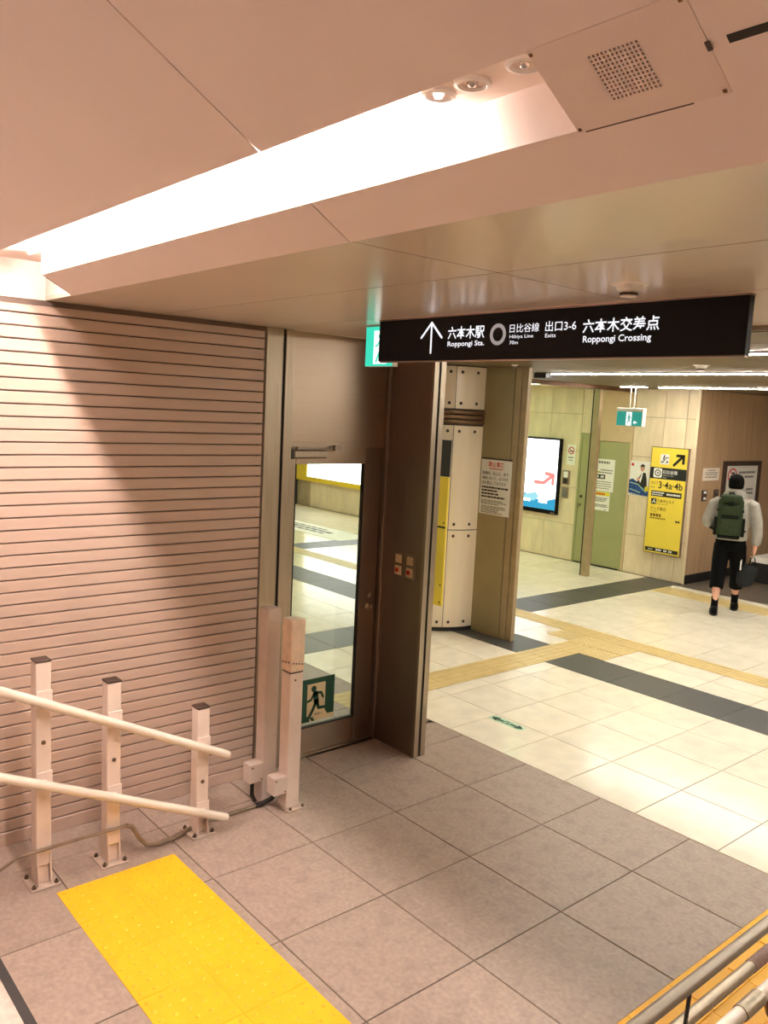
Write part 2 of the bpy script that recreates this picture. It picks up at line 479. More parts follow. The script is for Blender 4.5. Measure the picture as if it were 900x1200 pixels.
# charcoal bands
bx = [X_T1, -0.739] + [x for x in xr if x > -0.7]
for a, b in zip(bx[:-1], bx[1:]): tile(a, b, 3.75, 4.29, 'charcoal', 0.0015)
for k in range(12): tile(X_T0-0.526*(k+1), X_T0-0.526*k, 3.75, 4.29, 'charcoal', 0.0015)
for y0, y1 in [(YP, 2.303), (2.303, 2.818), (2.818, 3.30), (3.30, 3.75), (4.29, 4.90)] + far_y + [(7.76, 8.60)]:
    tile(BX0, BX1, y0, y1, 'charcoal', 0.0015)
# far stretches: joints too fine to tell apart, one joined tile field
far = MB()
for i in range(14):
    for y0, y1 in [(YP, 2.76), (2.76, 3.75), (4.29, 4.90), (5.20, 6.24), (6.24, 7.28), (7.28, 8.6)]:
        x = -15.465+i*0.526
        far.box(x+.003, x+.523, y0+.003, y1-.003, -0.006, -0.0005)
part('distant_tiles', far, 'cream', flo, kind='stuff')
for y0, y1 in [(4.29, 4.90)] + far_y + [(7.76, 8.60)]: tile(X_T0-0.526*12, X_T0-0.526*11, y0, y1, 'charcoal', 0.0015)
for y0, y1 in zip(cy_[:-1], cy_[1:]): tile(X_T0-0.526*12, X_T0-0.526*11, y0, y1, 'cream')
for k in range(8): tile(X_T0-0.526*12-0.9*(k+1), X_T0-0.526*12-0.9*k, 3.75, 4.29, 'charcoal', 0.0015)
# beige tactile tiles (bars along the way of travel)
def bar_tile(name, mat, s, along, parent_name, n=4):
    mb = MB(); a = s/2-0.0015
    mb.box(-a, a, -a, a, -0.006, 0.0)
    for k in range(n):
        c = (-0.5+(k+0.5)/n)*s*0.92
        if along == 'y': mb.box(c-0.012, c+0.012, -a*0.93, a*0.93, 0, 0.0018)
        else: mb.box(-a*0.93, a*0.93, c-0.012, c+0.012, 0, 0.0018)
    return mb
def dot_tile_mb(s, n=5):
    mb = MB(); a = s/2-0.0015
    mb.box(-a, a, -a, a, -0.006, 0.001)
    return mb
def dots_mb(s, n=5):
    mb = MB()
    for i in range(n):
        for j in range(n):
            mb.disc(((-0.5+(i+.5)/n)*s, (-0.5+(j+.5)/n)*s, 0.001), (0, 0, 1), 0.0115, 0.0022, 8, 0.007)
    return mb
bt = thing('tactile_paving', 'beige tactile guide tiles crossing the cream concourse floor', 'tactile paving', (-1.615, 2.5, 0))
TS = X_T1-X_T0
proto = {}
def put_bar(x, y, along, s=TS):
    k = (along, round(s, 3))
    if k not in proto:
        mb = bar_tile('', '', s, along, '')
        me = part('tactile_tile', mb, 'beige_tac', bt, loc=(0, 0, 0)); proto[k] = me
        me.location = Vector((x, y, 0.0012))-wloc(bt); return
    copies(proto[k], [(x, y, 0.0012)], bt, 'tactile_tile')
y = 1.25+0.0
yy = 4.9-TS/2
while yy > 1.5: put_bar((X_T0+X_T1)/2, yy, 'y'); yy -= TS
xx = (X_T0+X_T1)/2
for k in range(-3, 14): put_bar(xx+0.30*k, 5.05, 'x', 0.30)
for k in range(-22, -3): put_bar(xx+0.30*k, 5.05, 'x', 0.30)
def put_dot(x, y, s=0.30):
    if 'd' not in proto:
        proto['d'] = part('tactile_tile', dot_tile_mb(s), 'beige_tac', bt, loc=(0, 0, 0)); proto['d'].location = Vector((x, y, 0.0016))-wloc(bt)
        part('dots', MB().add([Vector(v)+wloc(proto['d']) for v in dots_mb(s).v], dots_mb(s).f), 'beige_tac', proto['d'], kind='stuff'); return
    o = copies(proto['d'], [(x, y, 0.0016)], bt, 'tactile_tile')[0]
    c = proto['d'].children[0].copy(); COL.objects.link(c); c.parent = o
for dx in (-0.325, -0.0, 0.325): put_dot(-1.615+dx, 4.745)
put_dot(-1.29, 4.44)
# plain beige band and pale strip in front of the side passage
for k in range(10): tile(-2.83+0.8*k, -2.03+0.8*k, 7.76, 8.22, 'beige_tac', 0.002)
for k in range(10): tile(-2.83+0.8*k, -2.03+0.8*k, 8.22, 8.42, 'cream', 0.002)
for k in range(6): tile(-2.78+1.2*k, -1.58+1.2*k, 8.42, 13.4, 'mat_floor', 0.001)

# ---------------------------------------------------------------- yellow tactile strips on the landing
def yellow_strip(label, x0, nx, y0, ny, bars):
    t = thing('tactile_paving', label, 'tactile paving', (x0, y0, 0))
    s = 0.30; first = None
    for i in range(nx):
        for j in range(ny):
            c = Vector((x0+s*(i+.5), y0+s*(j+.5), 0.002))
            if first is None:
                mb = MB(); a = s/2-0.001; mb.box(-a, a, -a, a, -0.006, 0.001)
                first = part('tactile_tile', mb, 'yellow_tac', t, loc=(0, 0, 0)); first.location = c-wloc(t)
                if bars:
                    db = MB()
                    for k in range(4):
                        q = (-0.5+(k+.5)/4)*s*0.94; db.box(q-0.014, q+0.014, -0.14, 0.14, 0.001, 0.005)
                else: db = dots_mb(s)
                part('bars' if bars else 'dots', MB().add([Vector(v)+wloc(first) for v in db.v], db.f), 'yellow_tac' if bars else 'yellow_dot', first, kind='stuff')
            else:
                o = copies(first, [c], t, 'tactile_tile')[0]
                ch = first.children[0].copy(); COL.objects.link(ch); ch.parent = o
    return t
yellow_strip('bright yellow dotted tactile strip in front of the stair, lower left', -0.314, 7, YEL_Y0, 2, False)
yellow_strip('yellow tactile strip under the steel handrails at right', 1.797, 2, YEL_Y0, 11, True)

# ---------------------------------------------------------------- stairs
st = thing('stairs', 'pale stone stair step with dark non-slip edge at lower left corner', 'stairs', (0, -1.66, 0), kind='structure')
for k in range(12):
    y1 = -1.66-0.30*k; z1 = 0.16*(k+1)
    part('tread', MB().box(XS, 7.4, y1-0.32, y1, 0.16*k-0.02, z1), 'tread', st)
    part('nosing', MB().box(XS+0.01, 7.38, y1-0.030, y1+0.004, z1-0.03, z1+0.004), 'nosing', st)

# ---------------------------------------------------------------- walls
def structure(name, mb, mat, label=None):
    return tag(part(name, mb, mat), label, None, None, 'structure')
structure('wall_left', MB().box(XS-0.30, XS-0.02, -6.2, -1.62, 0, 5.6), 'ceil_slope')
structure('wall_upper', MB().box(XS-0.08, XS-0.02, -1.80, -1.09, ZC+0.001, 3.3), 'slot_white')
structure('wall_front', MB().box(-16, XS-0.25, -0.30, -0.12, 0, 3.0), 'soffit')
structure('wall_rear', MB().box(-1.2, 7.6, -6.4, -6.2, 0, 5.8), 'ceil_slope')
structure('wall_right', MB().box(7.5, 7.7, -6.4, 14, 0, 5.8), 'soffit')
structure('wall_far', MB().box(-2.8, 7.6, 13.4, 13.6, 0, 3.0), 'soffit')
structure('wall_end', MB().box(-16.2, -16, -0.3, 9.2, 0, 3.0), 'soffit')
# back wall: mortar core with stone panels
wb = structure('wall_back', MB().box(-16, -2.84, YB+0.012, YB+0.30, 0, 3.0), 'stone_joint', 'pale stone panel wall of the concourse')
SP = {}
def stone(x0, x1, z0, z1, yface=YB):
    k = (round(x1-x0, 3), round(z1-z0, 3))
    if k not in SP:
        a, h = (x1-x0)/2-0.003, (z1-z0)/2-0.003; c = 0.003
        mb = MB().add([(-a,0.012,-h),(a,0.012,-h),(a,0.012,h),(-a,0.012,h),(-a,0.003,-h),(a,0.003,-h),(a,0.003,h),(-a,0.003,h),(-a+c,0,-h+c),(a-c,0,-h+c),(a-c,0,h-c),(-a+c,0,h-c)],
                      [(0,1,5,4),(1,2,6,5),(2,3,7,6),(3,0,4,7),(4,5,9,8),(5,6,10,9),(6,7,11,10),(7,4,8,11),(8,9,10,11)])
        SP[k] = part('wall_panel', mb, 'stone', wb); SP[k].location = ((x0+x1)/2, yface, (z0+z1)/2); return
    o = SP[k].copy(); o.name = 'wall_panel'; COL.objects.link(o); o.parent = wb; o.location = ((x0+x1)/2, yface, (z0+z1)/2)
zr = [0, 0.60, 1.20, 1.80, 2.40, 2.85]
for a, b in ((-3.84, -3.34), (-3.34, -2.98), (-2.98, -2.836)):
    for z0, z1 in zip(zr[:-1], zr[1:]): stone(a, b, z0, z1)
for k in range(12):
    b = -4.81-0.62*k
    for z0, z1 in zip(zr[:-1], zr[1:]): stone(b-0.62, b, z0, z1)
for z0 in (2.10, 2.46):
    for x0 in (-4.81,): stone(x0, -4.44, z0, min(2.85, z0+0.39))
# brown veneer wall of the side passage
wm = structure('wall_passage', MB().box(-3.0, -2.835, YB+0.02, 13.5, 0, 3.0), 'stone_joint', 'brown wood veneer wall of the side passage')
ys = [YB+0.012, 9.82, 11.13, 12.4, 13.4]
for a, b in zip(ys[:-1], ys[1:]):
    if a > 11: 
        part('wall_panel', MB().box(-2.83, -2.80, a+.003, b-.003, 0.735, 2.85), 'wood', wm); part('wall_panel', MB().box(-2.83, -2.80, a+.003, b-.003, 0.13, 0.728), 'wood', wm)
    else: part('wall_panel', MB().box(-2.834, -2.80, a+.003, b-.003, 0.13, 2.85), 'wood', wm)
structure('baseboard_passage', MB().box(-2.83, -2.79, YB+0.002, 13.4, 0, 0.12), 'dark')
# dark shop front at the far left end, seen through the door glass
structure('wall_shop', MB().box(-16, -12.75, 8.35, 8.6, 0, 2.9), 'dark', 'dark recess at the far end of the concourse')

# ---------------------------------------------------------------- ceilings
YF = -1.104; TAN = math.tan(math.radians(30))
def zs(y): return ZC-0.002+(YF-y)*TAN
ce = thing('ceiling', 'glossy beige ceiling panels above the landing', None, (0, 0, ZC), kind='structure')
part('ceiling_backing', MB().box(-1.0, 7.5, YF+0.022, 1.24, ZC+0.022, ZC+0.05), 'ceil_joint', ce)
cxs = [-0.90, 1.55, 3.95, 6.35, 7.5]; cys = [YF, -0.505, 0.205, 1.175]
for a, b in zip(cxs[:-1], cxs[1:]):
    for c, d in zip(cys[:-1], cys[1:]):
        part('ceiling_panel', MB().bbox(a+.003, b-.003, c+(.003 if c > YF else 0), d-.003, ZC, ZC+0.022, 0.0015), 'ceil_flat', ce)
for y in cys[1:3]: part('joint_strip', MB().box(-0.9, 7.5, y-0.003, y+0.003, ZC+0.0006, ZC+0.02), 'ceil_joint', ce)
for x in cxs[1:-1]: part('joint_strip', MB().box(x-0.003, x+0.003, YF, 1.17, ZC+0.0006, ZC+0.02), 'ceil_joint', ce)
# shutter slot behind: two bright edges with a dark slit
part('shutter_slot', MB().box(-0.5, 7.5, 1.205, 1.25, ZC-0.012, ZC+0.03), 'dark', ce)
part('slot_edge', MB().box(-0.5, 7.5, 1.177, 1.203, ZC-0.02, ZC+0.03), 'steel', ce)
part('slot_edge', MB().box(-0.5, 7.5, 1.252, 1.285, ZC-0.02, ZC+0.06), 'steel', ce)
# sloping ceiling over the stair with the light slot
sl = thing('ceiling_slope', 'pinkish white sloping ceiling over the stair', None, (0, YF, ZC), kind='structure')
def slope_prism(x0, x1, ya, yb, th=0.03):
    return MB().ext([(ya, zs(ya)), (yb, zs(yb)), (yb, zs(yb)+th), (ya, zs(ya)+th)], 0, x0, x1)
Y1, Y2 = -1.238, -1.395
for a, b in ((-0.53, 1.55), (1.55, 3.95), (3.95, 6.35), (6.35, 7.5)):
    part('ceiling_panel', slope_prism(a+.0025, b-.0025, YF, Y1, 0.02), 'ceil_slope', sl)
ZT = 2.967
for a, b in ((-0.90, 1.55), (1.55, 3.95), (3.95, 6.35), (6.35, 7.5)):
    part('ceiling_panel', slope_prism(a+.0025, b-.0025, Y2, -3.3, 0.03), 'ceil_slope', sl)
    part('ceiling_panel', slope_prism(a+.0025, b-.0025, -3.52, -6.2, 0.03), 'ceil_slope', sl)
XP0, XP1 = 2.402, 2.69
part('ceiling_panel', slope_prism(XP1+.001, 3.95, Y1, Y2, 0.02), 'ceil_slope', sl)
part('ceiling_panel', slope_prism(3.95, 7.5, Y1, Y2, 0.02), 'ceil_slope', sl)
part('slope_backing', MB().ext([(YF-0.02, zs(YF)+.05), (Y1, zs(Y1)+.021), (Y1, ZT+.05), (Y2-.02, ZT+0.05), (-6.2, zs(-6.2)+.04), (-6.2, zs(-6.2)+.1), (Y2, ZT+0.16), (YF-0.02, ZT+.1)], 0, -0.528, 7.5), 'ceil_joint', sl)
part('slope_backing', MB().ext([(Y2-.03, ZT+0.05), (-6.2, zs(-6.2)+.04), (-6.2, zs(-6.2)+.1), (Y2-.03, ZT+0.16)], 0, -1.0, -0.53), 'ceil_joint', sl)
# slot lining
part('slot_back', MB().box(-0.53, XP0, Y1-0.002, Y1+0.02, zs(Y1)+0.001, ZT), 'slot_white', sl)
part('slot_top', MB().box(-0.90, XP0, Y2-0.004, Y1-0.002, ZT, ZT+0.012), 'slot_white', sl)
part('slot_end', MB().ext([(Y2-.02, zs(Y2-.02)+.004), (Y1, zs(Y1)+.003), (Y1, ZT), (Y2-.02, ZT)], 0, XP0, XP0+0.01), 'slot_white', sl)
part('slot_front', MB().box(-0.90, -0.53, YF+0.002, YF+0.02, ZC+0.001, 3.0), 'slot_white', sl)
part('slot_cover', MB().box(-0.90, -0.53, Y1-0.002, YF+0.02, ZT, ZT+0.012), 'slot_white', sl)
part('lip_end', MB().ext([(YF+.002, zs(YF)+0.0), (Y1-.002, zs(Y1)), (Y1-.002, zs(Y1)+0.022), (YF+.002, zs(YF)+0.022)], 0, -0.534, -0.531), 'ceil_joint', sl)
# assumed second slot up the stair, unseen, added to light the ceiling
part('slot_top', MB().box(-0.88, 6, -3.53, -3.29, zs(-3.4)+0.1, zs(-3.4)+0.112), 'slot_white', sl)
# concourse ceiling
cc = thing('ceiling_concourse', 'dark olive metal ceiling of the concourse', None, (0, 4, ZK), kind='structure')
part('ceiling_backing', MB().box(-16, 7.5, -0.3, 13.5, ZK+0.03, ZK+0.1), 'ceil_joint', cc)
cys2 = [1.29, 2.30, 3.36, 4.32, 5.40, 6.45, 7.50, 8.60]
for a, b in ((-3.9, -1.2), (-1.2, 1.55), (1.55, 4.3), (4.3, 7.5)):
    for c, d in zip(cys2[:-1], cys2[1:]): part('ceiling_panel', MB().bbox(a+.003, b-.003, c+.004, d-.004, ZK, ZK+0.028, 0.002), 'ceil_con', cc)
    if a > -3: part('ceiling_panel', MB().bbox(max(a, -2.8)+.003, b-.003, 8.61, 13.4, ZK, ZK+0.028, 0.002), 'ceil_con', cc)
part('ceiling_panel', MB().bbox(-2.8, -1.2, 8.61, 13.4, ZK, ZK+0.028, 0.002), 'ceil_con', cc)
for a, b in ((-16, -12), (-12, -8), (-8, -3.95)):
    part('ceiling_panel', MB().bbox(a+.003, b-.003, -0.1, 4.3, ZK, ZK+0.028, 0.002), 'soffit', cc)
    part('ceiling_panel', MB().bbox(a+.003, b-.003, 4.3, 8.6, ZK, ZK+0.028, 0.002), 'soffit', cc)
part('ceiling_panel', MB().bbox(-3.95, -0.98, -0.1, 1.28, ZK, ZK+0.028, 0.002), 'soffit', cc)
structure('trim_1', MB().box(-3.97, -3.87, 4.3, 8.6, ZK-0.055, ZK), 'brown_metal', 'narrow bronze ceiling track to the thin post')

# ================================================================== ROLLER SHUTTER AND STAINLESS DOOR
sh = thing('roller_shutter', 'closed beige roller shutter of horizontal slats beside the stair', 'shutter', (XS, -0.75, 0))
SY0, SY1 = -1.75, 0.165
part('backing', MB().box(XS-0.06, XS-0.022, SY0, SY1, 0, ZC), 'slat_gap', sh)
part('bottom_bar', MB().bbox(XS-0.035, XS+0.006, SY0, SY1, 0.0, 0.075, 0.004), 'slat', sh)
pitch = 0.0628; first = None
k = 0
z = 0.080
while z < ZC-0.03:
    if first is None:
        mb = MB(); h = pitch-0.0055
        # slat section (z, x): flat face with rolled edges
        prof = [(SY0, 0)]
        sec = [(z, XS-0.022), (z+0.0005, XS-0.003), (z+0.003, XS), (z+h-0.003, XS), (z+h-0.0005, XS-0.003), (z+h, XS-0.022)]
        vs = []
        for y in (SY0, SY1-0.01): vs += [(x, y, zz) for zz, x in sec]
        n = len(sec)
        mb.add(vs, [(i, (i+1) % n, n+(i+1) % n, n+i) for i in range(n)]+[tuple(range(n)), tuple(range(n, 2*n))])
        first = part('slat', mb, 'slat', sh, loc=(XS, 0, z)); z00 = z
    else:
        copies(first, [(XS, 0, z)], sh, 'slat')
    z += pitch
part('guide_rail', MB().box(XS-0.05, XS-0.004, SY1-0.03, SY1+0.005, 0, ZC), 'slat_gap', sh)
part('top_trim', MB().box(XS-0.02, XS+0.004, SY0, SY1, ZC-0.028, ZC-0.002), 'slat_gap', sh)
XD = -0.94
d1 = tag(thing('door_1', 'stainless steel glazed door with frame beside the shutter', None, (XD, 0.75, 0)), kind='structure')
# jamb between shutter and door, frame, header
part('jamb', MB().bbox(XS-0.10, XS, SY1+0.006, 0.290, 0, ZC, 0.003), 'steel', d1)
part('door_frame', MB().bbox(XD-0.05, XD+0.055, 0.312, 0.375, 0, ZC, 0.003), 'steel', d1)
part('frame_gap', MB().box(XD-0.04, XD+0.044, 0.289, 0.314, 0, ZC), 'dark', d1)
part('door_frame', MB().bbox(XD-0.05, XD+0.035, 1.168, 1.235, 0, ZC, 0.003), 'steel_dark', d1)
part('header_panel', MB().bbox(XD-0.05, XD+0.005, 0.378, 1.166, 2.10, ZC, 0.001), 'steel_h', d1)
part('frame_head', MB().box(XD-0.05, XD+0.002, 0.378, 1.166, 2.072, 2.0995), 'steel_h', d1)
leaf = part('door_leaf', MB().bbox(XD-0.045, XD-0.005, 0.382, 0.452, 0.015, 2.084, 0.003), 'steel', d1)
part('stile', MB().bbox(XD-0.045, XD-0.005, 1.012, 1.160, 0.015, 2.084, 0.003), 'steel_dark', leaf)
part('top_rail', MB().bbox(XD-0.044, XD-0.006, 0.453, 1.011, 1.962, 2.084, 0.003), 'steel_h', leaf)
part('bottom_rail', MB().bbox(XD-0.044, XD-0.006, 0.453, 1.011, 0.015, 0.192, 0.003), 'steel_h', leaf)
part('glass_pane', MB().box(XD-0.028, XD-0.022, 0.450, 1.014, 0.19, 1.965), 'glass', leaf)
part('glazing_bead', MB().box(XD-0.03, XD-0.004, 1.004, 1.012, 0.19, 1.963).box(XD-0.03, XD-0.004, 0.452, 0.459, 0.19, 1.963).box(XD-0.03, XD-0.004, 0.459, 1.004, 0.19, 0.198), 'dark', leaf)
lk = part('door_lock', MB().disc((XD-0.006, 1.095, 1.05), (1, 0, 0), 0.016, 0.012, 16), 'chrome', d1, smooth=True)
part('keyhole', MB().disc((XD-0.006, 1.080, 0.975), (1, 0, 0), 0.018, 0.010, 16), 'chrome', d1, smooth=True)
part('thumb_turn', MB().disc((XD-0.006, 1.118, 0.968), (1, 0, 0), 0.014, 0.012, 16), 'chrome', d1, smooth=True)
cl = part('door_closer', MB().bbox(XD-0.004, XD+0.055, 0.40, 0.655, 2.005, 2.055, 0.006), 'steel', d1)
part('closer_bracket', MB().bbox(XD-0.003, XD+0.05, 0.378, 0.402, 2.0, 2.06, 0.003), 'dark', cl)
part('closer_arm', MB().box(XD+0.014, XD+0.03, 0.44, 0.75, 2.062, 2.072).box(XD+0.02, XD+0.045, 0.72, 0.77, 2.052, 2.085), 'steel_dark', cl)
part('threshold', MB().box(XD-0.05, XD+0.02, 0.375, 1.17, 0, 0.012), 'steel', d1)
# return wall with the fire-shutter groove
pw = tag(part('wall_return', MB().bbox(-0.99, -0.508, 1.192, 1.288, 0, ZC, 0.002), 'steel_dark'), 'dark stainless return wall right of the glazed door', None, None, 'structure')
part('guide_strip', MB().box(-0.52, -0.497, 1.189, 1.228, 0, ZC-0.01), 'steel', pw)
part('guide_strip', MB().box(-0.52, -0.497, 1.248, 1.291, 0, ZC-0.01), 'steel', pw)
part('guide_groove', MB().box(-0.515, -0.506, 1.228, 1.248, 0, ZC-0.01), 'dark', pw)
# switch plate on the return wall
sp = thing('switch_plate', 'square stainless switch plate with four labelled buttons on dark wall', 'switch', (-0.69, 1.19, 1.295))
part('plate', MB().bbox(-0.80, -0.575, 1.184, 1.1915, 1.205, 1.385, 0.002), 'steel_dark', sp)
for xx in (-0.745, -0.63):
    part('label_card', MB().box(xx-0.032, xx+0.032, 1.1825, 1.1842, 1.305, 1.362), 'soffit', sp)
    sk = part('socket', MB().bbox(xx-0.034, xx+0.034, 1.181, 1.1845, 1.222, 1.285, 0.001), 'soffit', sp)
    part('red_button', MB().disc((xx-0.008, 1.181, 1.255), (0, -1, 0), 0.016, 0.006, 14), 'ink_red', sk)
# exit pictogram on the door glass
ex = thing('exit_sticker', 'square dark green running man exit sticker low on door glass', 'sticker', (XD-0.02, 0.71, 0.37))
pr = Print((XD-0.0205, 0.575, 0.222), (0, 1, 0), (0, 0, 1), ex)
W, H = 0.272, 0.298
pr.rect('backing', 0, W, 0, H, 'green_print', 0)
pr.polys('doorway', [[(0.045, 0.0), (0.045, 0.262), (0.195, 0.262), (0.195, 0.065), (0.215, 0.032), (0.272, 0.032), (0.272, 0.0)]], 'pale_lum', 1)
pr.polys('floor_edge', [[(0.0, 0.0), (0.075, 0.0), (0.055, 0.036), (0.045, 0.040), (0.0, 0.036)]], 'green_print', 2)
man = [Print.circ(0.098, 0.226, 0.021)]
man += Print.stroke([(0.112, 0.190), (0.122, 0.130)], 0.042)
man += Print.stroke([(0.112, 0.196), (0.158, 0.192), (0.176, 0.158)], 0.017)
man += Print.stroke([(0.100, 0.192), (0.076, 0.150), (0.048, 0.144)], 0.016)
man += Print.stroke([(0.116, 0.128), (0.094, 0.080), (0.064, 0.030)], 0.022)
man += Print.stroke([(0.128, 0.128), (0.142, 0.086), (0.196, 0.084)], 0.021)
man += [[(0.070, 0.026), (0.094, 0.030), (0.112, 0.002), (0.088, 0.0)]]
pr.polys('running_man', man, 'green_print', 3)
pr.text('lettering', '非常口', 0.108, 0.168, 0.038, 0.054, 'ink', 3)

# ================================================================== LEFT HANDRAIL
XPst = -0.45; XR = -0.365
hr = thing('handrail', 'white double handrail on three square posts before the shutter', 'handrail', (XPst, -0.9, 0))
def railz(y, which):  # straight sloping rails through the measured points
    if which == 0: return 0.431+(y+0.302)*(1.014-0.431)/(-1.478+0.302)
    return 0.043+0.03+(y+0.301)*(0.613-0.043-0.03)/(-1.481+0.301)
for (py, top) in ((-1.275, 1.105), (-0.935, 0.945), (-0.442, 0.712)):
    a = 0.0355
    po = part('post', MB().bbox(XPst-a, XPst+a, py-a, py+a, 0.10, top-0.006, 0.004), 'post_white', hr)
    part('cap', MB().bbox(XPst-a-.001, XPst+a+.001, py-a-.001, py+a+.001, top-0.006, top+0.004, 0.002), 'cap_brown', po)
    part('base_stem', MB().box(XPst-0.022, XPst+0.022, py-0.026, py+0.026, 0.008, 0.13), 'post_white', po)
    part('gusset', MB().ext([(XPst-0.055, 0.008), (XPst+0.055, 0.008), (XPst+0.034, 0.20), (XPst-0.034, 0.20)][::-1], 1, py-0.032, py-0.027), 'post_white', po)
    part('gusset', MB().ext([(XPst-0.055, 0.008), (XPst+0.055, 0.008), (XPst+0.034, 0.20), (XPst-0.034, 0.20)][::-1], 1, py+0.027, py+0.032), 'post_white', po)
    bp = part('base_plate', MB().bbox(XPst-0.075, XPst+0.075, py-0.07, py+0.07, 0.0, 0.009, 0.002), 'plate', po)
    nb = MB()
    for sx in (-1, 1):
        for sy in (-1, 1):
            nb.disc((XPst+sx*0.056, py+sy*0.052, 0.009), (0, 0, 1), 0.011, 0.010, 6); nb.disc((XPst+sx*0.056, py+sy*0.052, 0.018), (0, 0, 1), 0.005, 0.010, 8)
    part('anchor_bolt', nb, 'bolt', po)
    part('bolt_head', MB().disc((XPst+a, py, railz(py, 0)-0.20), (1, 0, 0), 0.011, 0.007, 10, 0.008), 'bolt', po)
    for wh in (0, 1):
        zz = railz(py, wh)
        if zz < 0.1: continue
        br = part('bracket', MB().bbox(XPst+a, XPst+a+0.006, py-0.034, py+0.040, zz-0.03, zz+0.052, 0.002), 'post_white', hr)
        part('saddle', MB().tube([(XPst+a+.004, py, zz), (XR, py, zz-0.004)], 0.016, 10), 'post_white', br, smooth=True)
for wh, nm in ((0, 'upper'), (1, 'lower')):
    ye = -0.312
    pth = [(XR, y, railz(y, wh)) for y in (-1.75, -1.4, -1.0, -0.6, ye-0.02)]
    d = (Vector(pth[-1])-Vector(pth[-2])).normalized(); e = Vector(pth[-1])
    R0 = 0.0225
    pth += [tuple(e+d*0.012), tuple(e+d*0.018), tuple(e+d*0.021)]
    part('rail', MB().tube(pth, [R0]*6+[R0*0.88, R0*0.6], 20), 'rail_white', hr, smooth=True)

# conduit that runs along the post feet to the sensor posts
cd = thing('conduit', 'thin grey conduit pipe running along the handrail post feet', 'pipe', (-0.40, -0.7, 0.05))
part('pipe', MB().tube([(-0.41, -1.75, 0.02), (-0.405, -1.60, 0.05), (-0.40, -1.48, 0.15), (-0.398, -1.40, 0.19), (-0.398, -1.15, 0.192), (-0.398, -0.875, 0.188)], 0.0085, 8), 'conduit', cd, smooth=True)
part('hose', MB().tube([(-0.398, -0.875, 0.188), (-0.400, -0.845, 0.175), (-0.402, -0.80, 0.095), (-0.412, -0.76, 0.045), (-0.42, -0.70, 0.025), (-0.43, -0.60, 0.020), (-0.47, -0.50, 0.018), (-0.50, -0.36, 0.016)], 0.0125, 10), 'conduit', cd, smooth=True, label='dark bent hose section')
part('pipe', MB().tube([(-0.50, -0.36, 0.016), (-0.50, -0.05, 0.016)], 0.0095, 8), 'steel', cd, smooth=True)
part('hose', MB().tube([(-0.50, -0.05, 0.016), (-0.50, 0.0, 0.018), (-0.49, 0.05, 0.035), (-0.47, 0.075, 0.07), (-0.455, 0.08, 0.11)], 0.0135, 10), 'dark', cd, smooth=True)

# ================================================================== SENSOR POSTS
def sensor_post(label, x, y, top, mat, loc):
    t = thing('sensor_post', label, 'post', (x, y, 0), 'white sensor posts by the door')
    a = 0.045
    return t, a
t, a = sensor_post('shorter white post with blotchy pale top section, in front of exit sticker', -0.425, 0.135, 1.13, 'post_white', 0)
x, y = -0.425, 0.125
part('shaft', MB().bbox(x-a, x+a, y-a, y+a, 0.006, 0.815, 0.004), 'post_white', t)
part('sensor_head', MB().bbox(x-a-.003, x+a+.003, y-a-.003, y+a+.003, 0.822, 1.128, 0.005), 'post_lens', t, label='pale blotched plastic top')
part('joint_gap', MB().box(x-a+.003, x+a-.003, y-a+.003, y+a-.003, 0.812, 0.826), 'cap_brown', t)
rg = random.Random(4); mb = MB()
for k in range(4): 
    yy = y-0.034+0.02*k; mb.box(x+a+.003, x+a+.0036, yy, yy+0.011, 0.872-.004*k, 0.880-0.004*k)
for k in range(3): 
    xx = x-0.036+0.028*k; mb.box(xx, xx+0.015, y-a-.0036, y-a-.003, 0.868+0.004*k, 0.877+.004*k)
part('worn_marking', mb, 'cap_brown', t)
part('screw', MB().disc((x+a, y-0.01, 0.775), (1, 0, 0), 0.006, 0.003, 8), 'bolt', t)
part('base_plate', MB().bbox(x-0.06, x+0.085, y-0.055, y+0.075, 0, 0.007, 0.002), 'plate', t)
part('anchor_bolt', MB().disc((x+0.07, y-0.03, 0.007), (0, 0, 1), 0.008, 0.012, 6).disc((x+0.07, y+0.055, 0.007), (0, 0, 1), 0.008, 0.012, 6), 'bolt', t)
tb = part('terminal_box', MB().bbox(x-0.03, x+0.05, y-a-0.088, y-a-0.0005, 0.105, 0.212, 0.004), 'post_grey', t)
part('box_screw', MB().disc((x+0.05, y-a-0.075, 0.195), (1, 0, 0), 0.005, 0.003, 8).disc((x+0.05, y-a-0.012, 0.12), (1, 0, 0), 0.005, 0.003, 8), 'bolt', tb)
t, a = sensor_post('taller plain white post close to the shutter frame', -0.585, 0.06, 1.16, 'post_grey', 0)
x, y = -0.585, 0.065
part('shaft', MB().bbox(x-a, x+a, y-a, y+a, 0.006, 1.165, 0.004), 'post_grey', t)
part('base_plate', MB().bbox(x-0.06, x+0.06, y-0.06, y+0.06, 0, 0.007, 0.002), 'plate', t)
tb = part('terminal_box', MB().bbox(x-0.03, x+0.05, y-a-0.092, y-a-0.0005, 0.135, 0.25, 0.004), 'post_grey', t)
part('box_screw', MB().disc((x+0.05, y-a-0.075, 0.23), (1, 0, 0), 0.005, 0.003, 8).disc((x+0.05, y-a-0.012, 0.15), (1, 0, 0), 0.005, 0.003, 8), 'bolt', tb)
part('cable_gland', MB().tube([(x+0.01, y-a-0.05, 0.135), (x+0.01, y-a-0.05, 0.05), (x+0.03, y-a-0.04, 0.01)], 0.012, 8), 'dark', tb, smooth=True)

